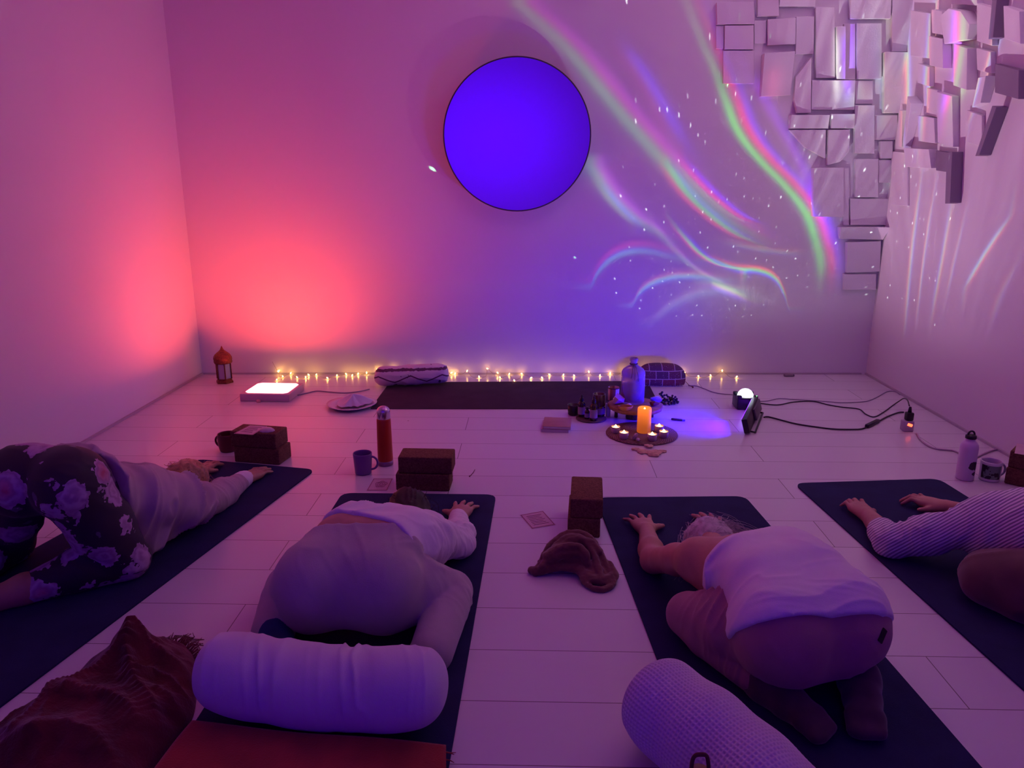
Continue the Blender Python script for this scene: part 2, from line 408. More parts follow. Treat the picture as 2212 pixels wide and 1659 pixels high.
# ------------------------------------------------------------------ room shell
REAR, CEIL = -2.2, 3.35
wallm = mat('wall_paint', (.80, .79, .80), .75, bump=.05, bscale=180)
def floor_mat():
    m, t, b = custom('floor_boards', .33)
    co = t.n('ShaderNodeTexCoord').outputs['Object']
    mp = t.n('ShaderNodeMapping'); t.link(co, mp.inputs['Vector']); mp.inputs['Location'].default_value = (.35, -.129, 0)
    br = t.n('ShaderNodeTexBrick'); t.link(mp.outputs[0], br.inputs['Vector'])
    br.inputs['Scale'].default_value = 1.0; br.inputs['Brick Width'].default_value = 1.45; br.inputs['Row Height'].default_value = .22
    br.inputs['Mortar Size'].default_value = .0016; br.inputs['Mortar Smooth'].default_value = .3
    br.offset = .37; br.offset_frequency = 2; br.squash = 1.0
    br.inputs['Color1'].default_value = (.74, .73, .74, 1); br.inputs['Color2'].default_value = (.70, .69, .70, 1)
    br.inputs['Mortar'].default_value = (.22, .18, .18, 1)
    mp2 = t.n('ShaderNodeMapping'); t.link(co, mp2.inputs['Vector']); mp2.inputs['Scale'].default_value = (1.0, 9.0, 1)
    g = t.noise(mp2.outputs[0], 3.0, 5.0)
    c = t.mix(t.m('MULTIPLY', g, .10), br.outputs['Color'], (.5, .48, .48))
    sp = t.n('ShaderNodeTexVoronoi'); sp.inputs['Scale'].default_value = 2.3; t.link(co, sp.inputs['Vector'])
    c = t.mix(t.m('LESS_THAN', sp.outputs['Distance'], .012), c, (.25, .15, .15))
    t.link(c, b.inputs['Base Color'])
    t.link(t.m('MULTIPLY_ADD', g, .10, .20), b.inputs['Roughness'])
    bn = t.n('ShaderNodeBump'); bn.inputs['Strength'].default_value = .25; bn.inputs['Distance'].default_value = .004
    t.link(t.m('MULTIPLY_ADD', br.outputs['Fac'], -1.0, t.m('MULTIPLY', g, .03)), bn.inputs['Height']); t.link(bn.outputs[0], b.inputs['Normal'])
    return m
def by(x): return BACK_A + BACK_B*x
T = .12
def slab(name, pts, m, kind='structure'):
    """pts: 8 corners (bottom 4, top 4)"""
    mb = MB(); mb.add(pts, [(3, 2, 1, 0), (4, 5, 6, 7), (0, 1, 5, 4), (1, 2, 6, 5), (2, 3, 7, 6), (3, 0, 4, 7)])
    o = mb.build(name, m, None, False); o['kind'] = kind; return o
def wallslab(name, x0, y0, x1, y1, dx, dy, m):
    return slab(name, [(x0, y0, 0), (x1, y1, 0), (x1+dx, y1+dy, 0), (x0+dx, y0+dy, 0),
                       (x0, y0, CEIL), (x1, y1, CEIL), (x1+dx, y1+dy, CEIL), (x0+dx, y0+dy, CEIL)], m)
slab('floor', [(LXW-.3, REAR-.3, -.1), (WX+.3, REAR-.3, -.1), (WX+.3, 5.5, -.1), (LXW-.3, 5.5, -.1),
               (LXW-.3, REAR-.3, 0), (WX+.3, REAR-.3, 0), (WX+.3, 5.5, 0), (LXW-.3, 5.5, 0)], floor_mat())
wallslab('wall_back', LXW-T, by(LXW-T), WX+T, by(WX+T), 0, T, wallm)
wallslab('wall_left', LXW, REAR, LXW, by(LXW), -T, 0, wallm)
wallslab('wall_right', WX, REAR, WX, by(WX), T, 0, wallm)
wallslab('wall_rear', LXW-T, REAR, WX+T, REAR, 0, -T, mat('rear_wall_blue_tint', (.45, .10, .85), .8))  # blue mixed into this unseen wall's colour so the mirror shows only blue
slab('ceiling', [(LXW-.3, REAR-.3, CEIL), (WX+.3, REAR-.3, CEIL), (WX+.3, 5.5, CEIL), (LXW-.3, 5.5, CEIL),
                 (LXW-.3, REAR-.3, CEIL+.1), (WX+.3, REAR-.3, CEIL+.1), (WX+.3, 5.5, CEIL+.1), (LXW-.3, 5.5, CEIL+.1)], wallm)
# thin shadow-gap strips where the walls meet the floor
trimm = mat('skirting_paint', (.5, .46, .48), .6)
mb = MB(); mb.box(((LXW+.006), (REAR+by(LXW))/2, .006), (.012, by(LXW)-REAR-.02, .012)); mb.build('baseboard_left', trimm, None, False)['kind'] = 'structure'
mb = MB(); mb.box(((WX-.006), (REAR+by(WX))/2, .006), (.012, by(WX)-REAR-.02, .012)); mb.build('baseboard_right', trimm, None, False)['kind'] = 'structure'
mb = MB(); mb.box((0, by(0)-.006, .005), (WX-LXW-.03, .010, .010), rot=Matrix.Rotation(math.atan(BACK_B), 3, 'Z').to_quaternion())
mb.build('baseboard_back', trimm, None, False)['kind'] = 'structure'

# ------------------------------------------------------------------ round mirror standing off the back wall
def mirror():
    c0 = PB(1117, 293, .085); r = .462
    rot = Matrix.Translation(c0) @ Matrix.Rotation(math.atan(BACK_B), 4, 'Z') @ Matrix.Rotation(PI/2, 4, 'X')
    e = thing('round_mirror', 'large round frameless mirror glowing blue, standing off the back wall', 'mirror', c0)
    iv = Matrix.Translation(-c0)
    mb = MB(); mb.lathe([(0, .006), (r-.006, .006), (r-.004, .004), (r-.004, -.012), (0, -.012)], 96, iv @ rot)
    mb.build('glass', mat('mirror_glass', (.93, .93, .95), .02, 1.0), e, False)
    mb = MB(); mb.lathe([(r-.004, -.014), (r+.002, -.012), (r+.002, .006), (r-.001, .009), (r-.006, .0075)], 96, iv @ rot, cap=False)
    mb.build('rim', mat('mirror_rim', (.05, .04, .06), .4), e)
    mb = MB(); mb.lathe([(0, -.012), (.16, -.012), (.16, -.084), (0, -.084)], 48, iv @ rot)
    mb.build('wall_mount', mat('mount_metal', (.3, .3, .3), .5), e)
mirror()

# ------------------------------------------------------------------ yoga mats
def mat_material(name, col):
    m, t, b = custom(name, .9); b.inputs['Specular IOR Level'].default_value = .25
    co = t.n('ShaderNodeTexCoord').outputs['Object']
    t.link(t.ramp(t.noise(co, 9, 4.0), [(.3, tuple(c*.85 for c in col)), (.7, tuple(c*1.15 for c in col))]), b.inputs['Base Color'])
    bn = t.n('ShaderNodeBump'); bn.inputs['Strength'].default_value = .4; bn.inputs['Distance'].default_value = .002
    vo = t.n('ShaderNodeTexVoronoi'); vo.inputs['Scale'].default_value = 420; t.link(co, vo.inputs['Vector'])
    t.link(vo.outputs['Distance'], bn.inputs['Height']); t.link(bn.outputs[0], b.inputs['Normal']); return m
def rounded_sheet(name, corners, rad, th, m, parent=None, wave=None, z=0.0005):
    """flat sheet through 4 floor corners (counter-clockwise), rounded corners, thickness th"""
    c = [Vector((p[0], p[1], 0)) for p in corners]; out = []
    for i in range(4):
        p, a, b = c[i], (c[i-1]-c[i]).normalized(), (c[(i+1) % 4]-c[i]).normalized()
        for k in range(7):
            t = k/6; s = p+a*rad*(1-t)**2+b*rad*t**2; out.append(s)
    bm = bmesh.new(); vs = [bm.verts.new((q.x, q.y, z)) for q in out]; f = bm.faces.new(vs)
    r = bmesh.ops.extrude_face_region(bm, geom=[f]); bmesh.ops.translate(bm, verts=[v for v in r['geom'] if isinstance(v, bmesh.types.BMVert)], vec=(0, 0, th))
    bmesh.ops.recalc_face_normals(bm, faces=bm.faces[:]); bm.normal_update()
    me = bpy.data.meshes.new(name); bm.to_mesh(me); bm.free(); me.materials.append(m)
    o = bpy.data.objects.new(name, me); COL.objects.link(o)
    if parent: o.parent = parent
    return o
blue = mat_material('blue_mat_foam', (.018, .022, .085)); dark = mat_material('dark_mat_foam', (.050, .026, .052))
def ymat(fl, fr, length, label):
    """front-left and front-right corner on the floor, length towards the camera"""
    fl, fr = Vector((fl[0], fl[1])), Vector((fr[0], fr[1])); d = (fr-fl); n = Vector((d.y, -d.x)).normalized()*length
    return n
def make_mat(fl, fr, bl, br, label, m=blue, rad=.05, group='blue yoga mats'):
    o = rounded_sheet('yoga_mat', [bl, br, fr, fl], rad, .006, m); tag(o, label, 'yoga mat', group); return o
make_mat((-1.585, 3.375), (-.985, 3.255), (-1.945, 1.62), (-1.345, 1.50), 'blue yoga mat under the person in floral leggings')
make_mat((-.795, 2.985), (-.145, 2.985), (-.815, 1.18), (-.185, 1.18), 'blue yoga mat under the person in grey trousers')
make_mat((.272, 2.965), (.895, 2.995), (.40, 1.16), (1.035, 1.19), 'blue yoga mat under the grey-haired person')
make_mat((1.15, 3.145), (1.805, 3.215), (1.315, 1.33), (1.96, 1.38), 'blue yoga mat under the person in the striped shirt')
q = [P(800, 884), P(1428, 884), P(1398, 824), P(842, 827)]
o = rounded_sheet('yoga_mat', q, .012, .004, dark); tag(o, 'dark charcoal yoga mat lying empty along the back wall', 'yoga mat')

# ------------------------------------------------------------------ soft-body surfaces: blended tapered shapes -> one continuous mesh
def A3(v): return np.array(v, dtype=np.float64)
def cone(a, b, ra, rb, k=.03): return ('c', A3(a), A3(b), ra, rb, k)
def ell(c, r, k=.03, rot=None): return ('e', A3(c), A3(r), rot, k)
def minus(p): return ('-', p)
def _eval(p, X):
    if p[0] == 'c':
        a, b, ra, rb = p[1:5]; ba = b-a; d = X-a.astype(np.float32)
        t = np.clip((d @ ba.astype(np.float32))/max(1e-9, float(ba @ ba)), 0, 1)
        return np.sqrt(((d - t[..., None]*ba.astype(np.float32))**2).sum(-1)) - (ra+(rb-ra)*t)
    c, r, rot = p[1], p[2].astype(np.float32), p[3]
    d = X-c.astype(np.float32)
    if rot is not None: d = d @ np.array(rot, dtype=np.float32)      # columns = local axes
    k0 = np.sqrt(((d/r)**2).sum(-1)); k1 = np.sqrt(((d/(r*r))**2).sum(-1))
    return k0*(k0-1)/np.maximum(k1, 1e-6)
def _aabb(p):
    if p[0] == 'c': return np.minimum(p[1]-p[3], p[2]-p[4]), np.maximum(p[1]+p[3], p[2]+p[4])
    m = p[2].max() if p[3] is not None else p[2]
    return p[1]-m, p[1]+m
def sdf(prims, h, cuts=(), zmin=None, extra=None):
    """prims blended with smooth min; cuts = half spaces (point, normal) to remove; returns verts, faces"""
    pos = [p for p in prims if p[0] != '-']
    lo = np.min([_aabb(p)[0] for p in pos], 0)-3*h-.01; hi = np.max([_aabb(p)[1] for p in pos], 0)+3*h+.01
    n = np.ceil((hi-lo)/h).astype(int)+1
    F = np.full(n, 1.0, np.float32)
    ax = [(lo[i]+h*np.arange(n[i])).astype(np.float32) for i in range(3)]
    for p in prims:
        sub = p[0] == '-'; q = p[1] if sub else p; k = q[-1]
        a, b = _aabb(q); i0 = np.maximum(0, np.floor((a-lo-k-.02)/h).astype(int)); i1 = np.minimum(n, np.ceil((b-lo+k+.02)/h).astype(int)+1)
        if (i1 <= i0).any(): continue
        X = np.stack(np.meshgrid(*[ax[j][i0[j]:i1[j]] for j in range(3)], indexing='ij'), -1)
        d = _eval(q, X); s = (slice(i0[0], i1[0]), slice(i0[1], i1[1]), slice(i0[2], i1[2])); G = F[s]
        if sub:
            hh = np.maximum(k-np.abs(G+d), 0)/k; F[s] = np.maximum(G, -d)+hh*hh*k/4
        else:
            hh = np.maximum(k-np.abs(G-d), 0)/k; F[s] = np.minimum(G, d)-hh*hh*k/4
    if cuts or zmin is not None or extra is not None:
        X = np.stack(np.meshgrid(*ax, indexing='ij'), -1)
        for c in cuts:
            pt, nr = A3(c[0]), A3(c[1]); nr = nr/np.linalg.norm(nr)
            g = (X-pt.astype(np.float32)) @ nr.astype(np.float32)
            if len(c) > 2: g = np.minimum(g, c[2]-np.sqrt(((X-pt.astype(np.float32))**2).sum(-1)))     # cut only near the point
            F = np.maximum(F, g)
        if zmin is not None: F = np.maximum(F, zmin-X[..., 2])
        if extra is not None: F = extra(F, X)
    return nets(F.astype(np.float32), lo, h)
def nets(F, o, h):
    S = F < 0; nx, ny, nz = F.shape
    cnt = np.zeros((nx-1, ny-1, nz-1), np.int8)
    for a in (0, 1):
        for b in (0, 1):
            for c in (0, 1): cnt += S[a:nx-1+a, b:ny-1+b, c:nz-1+c]
    act = (cnt > 0) & (cnt < 8); I = np.argwhere(act); idx = np.full(act.shape, -1, np.int32); idx[act] = np.arange(len(I))
    acc = np.zeros((len(I), 3)); num = np.zeros(len(I)); E = np.eye(3, dtype=int)
    for a in range(3):
        b, c = [q for q in range(3) if q != a]
        for s in (0, 1):
            for t in (0, 1):
                p0 = I + s*E[b] + t*E[c]; p1 = p0+E[a]
                f0 = F[tuple(p0.T)]; f1 = F[tuple(p1.T)]; m = (f0 < 0) != (f1 < 0)
                w = f0[m]/(f0[m]-f1[m]); q = (s*E[b]+t*E[c])[None]+w[:, None]*E[a][None]
                acc[m] += q; num[m] += 1
    V = o+h*(I+acc/np.maximum(num, 1)[:, None]); faces = []
    for a in range(3):
        b, c = [(1, 2), (2, 0), (0, 1)][a]
        sl0 = [slice(1, -1)]*3; sl0[a] = slice(0, -1); sl1 = list(sl0); sl1[a] = slice(1, None)
        A = S[tuple(sl0)]; B = S[tuple(sl1)]; M = np.argwhere(A != B)
        if not len(M): continue
        off = np.array([1, 1, 1]); off[a] = 0; G = M+off; fl = A[tuple(M.T)]
        q = np.stack([idx[tuple((G-s*E[b]-t*E[c]).T)] for s, t in ((0, 0), (1, 0), (1, 1), (0, 1))], 1)
        q[~fl] = q[~fl][:, ::-1]; faces.append(q)
    Fc = np.concatenate(faces); Fc = Fc[(Fc >= 0).all(1)]
    return V, Fc
def vnormals(V, F):
    N = np.zeros_like(V); fn = np.cross(V[F[:, 2]]-V[F[:, 0]], V[F[:, 3]]-V[F[:, 1]])
    for i in range(4): np.add.at(N, F[:, i], fn)
    return N/np.maximum(np.linalg.norm(N, axis=1), 1e-12)[:, None]
def relax(V, F, it=2, lam=.5):
    for _ in range(it):
        acc = np.zeros_like(V); c = np.zeros(len(V))
        for i in range(4):
            j = (i+1) % 4
            np.add.at(acc, F[:, i], V[F[:, j]]); np.add.at(c, F[:, i], 1); np.add.at(acc, F[:, j], V[F[:, i]]); np.add.at(c, F[:, j], 1)
        V = V+lam*(acc/np.maximum(c, 1)[:, None]-V)
    return V
_rng = np.random.default_rng(5); _LAT = _rng.random((32, 32, 32)).astype(np.float32)
def vnoise(X, s=1.0):
    """value noise -1..1"""
    q = X*s; i = np.floor(q).astype(int); f = q-i; f = f*f*(3-2*f); out = 0
    for a in (0, 1):
        for b in (0, 1):
            for c in (0, 1):
                w = np.abs(1-a-f[:, 0])*np.abs(1-b-f[:, 1])*np.abs(1-c-f[:, 2])
                out = out+w*_LAT[(i[:, 0]+a) & 31, (i[:, 1]+b) & 31, (i[:, 2]+c) & 31]
    return out*2-1
def folds(V, d, scale, amp, along=.25, warp=.5, where=None):
    """soft cloth creases running across direction d: ridged noise stretched along the crease"""
    d = A3(d)/np.linalg.norm(d); e = np.cross(d, (0, 0, 1)); e = e/max(1e-6, np.linalg.norm(e)); g = np.cross(d, e)
    X = np.stack([V @ d*scale, V @ e*scale*along, V @ g*scale*along], 1)
    X = X+warp*np.stack([vnoise(V, 9), vnoise(V+3.1, 9), vnoise(V+7.7, 9)], 1)
    r = 1-np.abs(vnoise(X)); r = r**3-.12
    return amp*r*(1 if where is None else where)
def soft(x, a, b): return np.clip((x-a)/(b-a), 0, 1)**2*(3-2*np.clip((x-a)/(b-a), 0, 1))

def hand(w, ang, side, z0, k=.010, curl=0.0, spread=1.0, s=1.0, lift=.0):
    """w wrist point, ang heading on the floor (0 = +y, positive to +x), side +1 thumb towards +x; z0 floor height"""
    def dirv(a): return np.array([math.sin(a), math.cos(a), 0.0])
    w = A3(w); f = dirv(ang); sd = np.array([math.cos(ang), -math.sin(ang), 0.0])*side
    out = []
    kn = []
    for i, (lat, ln) in enumerate([(.030, .083), (.010, .088), (-.011, .084), (-.030, .075)]):   # index .. little
        kp = w+f*ln*s+sd*lat*s; kp[2] = z0+.023+lift-.003*abs(i-1.2); kn.append(kp)
        out.append(cone(w+sd*lat*.45*s+(0, 0, -.002), kp, .0175*s, .0125*s, .014))
    out.append(ell(w+f*.050*s+(0, 0, z0+.021-w[2]+lift), (.038*s, .042*s, .0135), .015, np.array([sd, f, (0, 0, 1)]).T))
    for i, (L1, L2, L3) in enumerate([(.040, .024, .020), (.045, .028, .020), (.042, .026, .020), (.033, .020, .018)]):
        a = ang+side*(.16, .02, -.11, -.27)[i]*spread; d = dirv(a)
        p1 = kn[i]+d*L1*s*(1-.2*curl); p1[2] = z0+.021+lift+.014*curl
        p2 = p1+d*L2*s*(1-.4*curl); p2[2] = z0+.0135+.010*curl
        p3 = p2+d*L3*s*(1-.6*curl); p3[2] = z0+.0088
        r = (.0092, .0095, .0090, .0080)[i]*s
        out += [cone(kn[i], p1, r*1.15, r*1.02, .006), cone(p1, p2, r*1.02, r*.92, .003), cone(p2, p3, r*.92, r*.78, .003)]
        out.append(ell(kn[i]+(0, 0, .004), (.010, .010, .007), .006))
    b = w+f*.026*s+sd*.026*s; b[2] = z0+.020
    a = ang+side*.85*(.6+.4*spread); t1 = b+dirv(a)*.036*s; t1[2] = z0+.019; t2 = t1+dirv(ang+side*.55*spread)*.030*s; t2[2] = z0+.012
    out += [cone(w+sd*.010, b, .017*s, .0155*s, .012), cone(b, t1, .0145*s, .0115*s, .008), cone(t1, t2, .0112*s, .0085*s, .004)]
    return out
def foot(ank, ang, z0, s=1.0, sole_up=True):
    """foot lying on its top, toes pointing along ang; heel up towards the hips"""
    d = np.array([math.sin(ang), math.cos(ang), 0]); ank = A3(ank)
    sd = np.array([math.cos(ang), -math.sin(ang), 0])
    heel = ank-d*.002+(0, 0, .018); mid = ank+d*.07; mid[2] = z0+.032; ball = ank+d*.135; ball[2] = z0+.030; toe = ank+d*.185; toe[2] = z0+.020
    out = [cone(ank, heel, .034*s, .030*s, .025), cone(ank, mid, .036*s, .033*s, .03), cone(heel, mid, .028*s, .028*s, .04)]
    out += [cone(mid, ball+sd*.016, .030*s, .024*s, .02), cone(mid, ball-sd*.016, .030*s, .024*s, .02)]
    for i, q in enumerate((-.030, -.014, .001, .016, .030)):
        out.append(cone(ball+sd*q*.9, toe+sd*q+d*(-.004*abs(i-3)), .015*s, .011*s, .008))
    return out
def limb(a, b, c, ra, rb, rc, bulge=.0, k=.03, k2=None):
    """two-bone limb with a tapering, slightly bellied profile"""
    a, b, c = A3(a), A3(b), A3(c); m1 = a*.55+b*.45; m2 = b*.68+c*.32
    return [cone(a, m1, ra, (ra+rb)/2+bulge, k), cone(m1, b, (ra+rb)/2+bulge, rb, k), cone(b, m2, rb, rb*.97+bulge*.6, k2 or k), cone(m2, c, rb*.97+bulge*.6, rc, k2 or k)]
def head_prims(c, fwd, up, s=1.0):
    """fwd = face direction, up = crown direction"""
    c = A3(c); f = A3(fwd)/np.linalg.norm(fwd); u = A3(up); u = u-f*(u @ f); u /= np.linalg.norm(u); r = np.cross(f, u)
    L = lambda x, y, z: c+r*x*s+f*y*s+u*z*s
    M = np.array([r, f, u]).T
    out = [ell(L(0, -.012, .025), (.074*s, .092*s, .088*s), .03, M), ell(L(0, .022, -.045), (.056*s, .066*s, .068*s), .04, M),
           cone(L(0, .062, -.096), L(0, .050, -.08), .020*s, .03*s, .03), cone(L(0, .098, -.030), L(0, .086, .005), .011*s, .008*s, .012),
           cone(L(-.018, .082, -.062), L(.018, .082, -.062), .009*s, .009*s, .012)]
    for sx in (-1, 1):
        out += [ell(L(.075*sx, -.012, -.015), (.010*s, .020*s, .032*s), .008, M), minus(ell(L(.031*sx, .090, .008), (.015*s, .012*s, .010*s), .012)),
                ell(L(.031*sx, .076, .007), (.011*s, .011*s, .011*s), .004), cone(L(.014*sx, .087, .026), L(.046*sx, .078, .026), .008*s, .007*s, .012)]
    return out, L
def strands(mb, roots, tips, n, r=.0009, sag=.02, jit=.012, seed=1, zmin=.008):
    rd = random.Random(seed)
    for i in range(n):
        a = Vector(roots[rd.randrange(len(roots))]); b = Vector(tips[rd.randrange(len(tips))])
        j = lambda s: Vector((rd.gauss(0, s), rd.gauss(0, s), rd.gauss(0, s*.6)))
        a = a+j(jit); b = b+j(jit*1.4); pts = []
        o1, o2 = j(jit*.8), j(jit*.5)
        for t in [i/9 for i in range(10)]:
            p = a.lerp(b, t)+o1*math.sin(PI*t)+o2*math.sin(2*PI*t)*.6; p.z = max(zmin, p.z+sag*math.sin(PI*t)*1.0); pts.append(p)
        mb.tube(pts, r, 4, taper=lambda t: 1.0-.6*t)

def cloth_mat(name, color, rough=.85, sheen=.25, weave=900, bump=.12, var=.08):
    m, t, b = custom(name, rough); b.inputs['Sheen Weight'].default_value = sheen; b.inputs['Specular IOR Level'].default_value = .2
    co = t.n('ShaderNodeTexCoord').outputs['Object']
    f = t.noise(co, 14, 4.0)
    t.link(t.ramp(f, [(.3, tuple(c*(1-var) for c in color)), (.7, tuple(min(1, c*(1+var)) for c in color))]), b.inputs['Base Color'])
    bn = t.n('ShaderNodeBump'); bn.inputs['Strength'].default_value = bump; bn.inputs['Distance'].default_value = .004
    t.link(t.noise(co, weave*.35, 2.0), bn.inputs['Height']); t.link(bn.outputs[0], b.inputs['Normal'])
    return m
def skin_mat(name, color):
    m, t, b = custom(name, .55); b.inputs['Subsurface Weight'].default_value = .12
    b.inputs['Subsurface Radius'].default_value = (.012, .004, .002); b.inputs['Subsurface Scale'].default_value = 1.0
    co = t.n('ShaderNodeTexCoord').outputs['Object']; f = t.noise(co, 30, 4.0)
    t.link(t.ramp(f, [(.25, tuple(c*.88 for c in color)), (.75, tuple(min(1, c*1.08) for c in color))]), b.inputs['Base Color'])
    bn = t.n('ShaderNodeBump'); bn.inputs['Strength'].default_value = .15; bn.inputs['Distance'].default_value = .002
    t.link(t.noise(co, 260, 3.0), bn.inputs['Height']); t.link(bn.outputs[0], b.inputs['Normal'])
    return m
def part(name, VF, m, e, disp=None, it=2):
    V, F = VF; V = relax(V, F, it)
    if disp is not None: V = V+vnormals(V, F)*(disp(V)*soft(V[:, 2], .012, .05))[:, None]
    V[:, 2] = np.maximum(V[:, 2], MATZ+.0005)
    o = mesh_obj(name, V-A3(e.location), F, m, e)
    return o
MATZ = .0065
ZB = MATZ+.001

# ------------------------------------------------------------------ soft things in the foreground
def hz(px, py, y):
    """height of the sight line through a photo point at depth y"""
    d = ray(px, py); return CAM_H + d.z*(y/d.y)
def bolster(name, label, a, b, R, m, sag=0.0, disp=None, nu=120, nv=160, end=.10, group=None):
    """padded roll from a to b (axis ends), rounded ends; disp(u_len, ang, out) -> metres"""
    a, b = Vector(a), Vector(b); d = (b-a); L = d.length; d.normalize(); s = d.cross(Vector((0, 0, 1))).normalized(); w = s.cross(d)
    base = Vector(((a.x+b.x)/2, (a.y+b.y)/2, 0))
    e = thing(name, label, 'bolster', base, 0, group)
    V = []; F = []
    for j in range(nv):
        t = j/(nv-1); 
        # end profile: flat-ish cap with a generous rounded shoulder
        u = t*(L+2*R*.8)-R*.8
        if u < end: q = max(0.0, 1-((end-u)/(end+R*.8))**2.6)**.42
        elif u > L-end: q = max(0.0, 1-((u-(L-end))/(end+R*.8))**2.6)**.42
        else: q = 1.0
        uu = u*.62 if u < 0 else (L+(u-L)*.62 if u > L else u)
        sg = -sag*math.sin(PI*min(1, max(0, u/L)))
        for i in range(nu):
            an = 2*PI*i/nu; r = R*q
            z = math.sin(an); flat = .90 if z < 0 else 1.0
            p = a+d*uu+s*(r*math.cos(an))+w*(r*z*flat)+Vector((0, 0, sg))
            if disp: p += (s*math.cos(an)+w*z)*disp(u, an, q)
            V.append(p)
    for j in range(nv-1):
        for i in range(nu):
            k = (i+1) % nu; F.append((j*nu+i, (j+1)*nu+i, (j+1)*nu+k, j*nu+k))
    return e, base, np.array([tuple(v) for v in V]), np.array(F)
def lift(V, z): V[:, 2] = np.maximum(V[:, 2], z); return V

# pale roll behind the person in grey trousers
e, base, V, F = bolster('bolster', 'smooth white bolster between the red blanket and the person in grey trousers', P(474, 1450, .116), P(920, 1488, .116), .103, None, sag=.024)
def wr(V):
    mid = np.exp(-((V[:, 0]+.62)/.035)**2)+.8*np.exp(-((V[:, 0]+.40)/.04)**2)+.7*np.exp(-((V[:, 0]+.45)/.02)**2)+.3
    return folds(V, (1, .25, 0), 36, .010, .12, .5, mid*soft(V[:, 2], .06, .16))-.004*mid
V = V+vnormals(V, F)*wr(V)[:, None]; V = lift(V, .0072)
mesh_obj('cover', V-np.array(base), F, cloth_mat('bolster_cloth', (.66, .58, .76), var=.03), e)
# waffle-knit roll
cell = .0098; RW = .112
pa, pb = P(1425, 1515, .112), P(1715, 1775, .112)
def waf(u, an, q):
    a1 = math.sin(PI*u/cell)**2; n_ = round(2*PI*RW/cell); a2 = math.sin(an*n_/2)**2
    return -.0034*((a1*a2)**.7 if q > .4 else a1*a2*max(0, (q-.1)/.3)) + .004*math.sin(u*19+1)*math.sin(an*2+.5) + .003*math.sin(u*41+an)
e, base, V, F = bolster('bolster', 'waffle-knit white bolster lying at an angle beside the grey-haired person', pa, pb, RW, None, sag=.0, disp=waf, nu=426, nv=360, end=.07)
mesh_obj('waffle_cover', lift(V, .0072)-np.array(base), F, cloth_mat('waffle_cloth', (.66, .58, .74), var=.03, bump=.05), e)

# heaps of cloth
def heap(name, label, cat, outline, h0, m, amp, scale, peaks, seed=0, ns=70, na=220, z0=.001, dirn=(1, .4, 0), pw=2.0, edge=.006, ridges=()):
    """draped pile: outline = floor points (closed), peaks = (x, y, height, radius)"""
    pts = [Vector((p[0], p[1], 0)) for p in outline]; n = len(pts)
    loop = []
    for i in range(n):
        p0, p1, p2, p3 = pts[i-1], pts[i], pts[(i+1) % n], pts[(i+2) % n]
        for k in range(na//n):
            t = k/(na//n); loop.append(.5*((2*p1)+(p2-p0)*t+(2*p0-5*p1+4*p2-p3)*t*t+(3*p1-p0-3*p2+p3)*t**3))
    c = sum(pts, Vector())/n; na = len(loop)
    s = np.linspace(0, 1, ns); Lp = np.array([tuple(q) for q in loop]); C = np.array(tuple(c))
    G = C[None, None]+(Lp[None]-C[None, None])*s[:, None, None]
    S = np.repeat(s[:, None], na, 1); X = G.reshape(-1, 3); S = S.reshape(-1)
    H = h0*np.maximum(0, 1-S**pw)**.6
    for (x, y, h, r) in peaks: H = H+h*np.exp(-(((X[:, 0]-x)/r)**2+((X[:, 1]-y)/r)**2))*np.maximum(0, 1-S**6)
    for pl, w_, h_ in ridges:
        q = np.array([(v.x, v.y) for v in spline([(p[0], p[1], 0) for p in pl], 8)]); d2 = np.min(((X[:, None, :2]-q[None])**2).sum(-1), 1)
        dd = np.sqrt(d2)/w_; H = H+h_*np.exp(-np.abs(dd)**1.3)*np.maximum(0, 1-S**5)
    X2 = X+np.array([seed*1.7, seed*.6, 0]); env = np.clip((1-S)*6, 0, 1)*.85+.15
    Z = H+env*(folds(X2, dirn, scale, amp, .30, .9)+.4*folds(X2, (dirn[1], -dirn[0], 0), scale*1.6, amp, .3, .9)+.06*amp*vnoise(X2, 150))
    Z = np.maximum(Z, 0)+edge*np.clip((1-S)*40, 0, 1)+z0
    X[:, 2] = Z
    jit = np.stack([vnoise(X2, 40), vnoise(X2+5, 40), 0*S], 1)*.006*env[:, None]
    V = X+jit; F = []
    for j in range(ns-1):
        for i in range(na):
            k = (i+1) % na; F.append((j*na+i, (j+1)*na+i, (j+1)*na+k, j*na+k))
    b = len(V); V = np.concatenate([V, Lp+[0, 0, z0*.5]]);
    for i in range(na):
        k = (i+1) % na; F.append(((ns-1)*na+i, b+i, b+k, (ns-1)*na+k))
    e = thing(name, label, cat, (c.x, c.y, 0))
    mesh_obj('cloth', V-np.array([c.x, c.y, 0]), np.array(F), m, e)
    return e, Lp
redw = cloth_mat('dark_red_wool', (.115, .012, .018), var=.35, sheen=.35, weave=500, bump=.5)
ol = [P(-60, 1760, 0), P(-40, 1600, .02), P(60, 1505, .03), P(165, 1435, .04), P(255, 1378, .03), P(325, 1388, .03), P(395, 1385, .02), P(428, 1422, .03), P(426, 1495, .0), P(412, 1562, 0), P(345, 1655, 0), P(205, 1810, 0)]
pk = P(285, 1392, .10); pk2 = P(110, 1580, .1); pk3 = P(370, 1440, .06)
Rg = lambda *q: [tuple(P(x, y, .10)) for x, y in q]
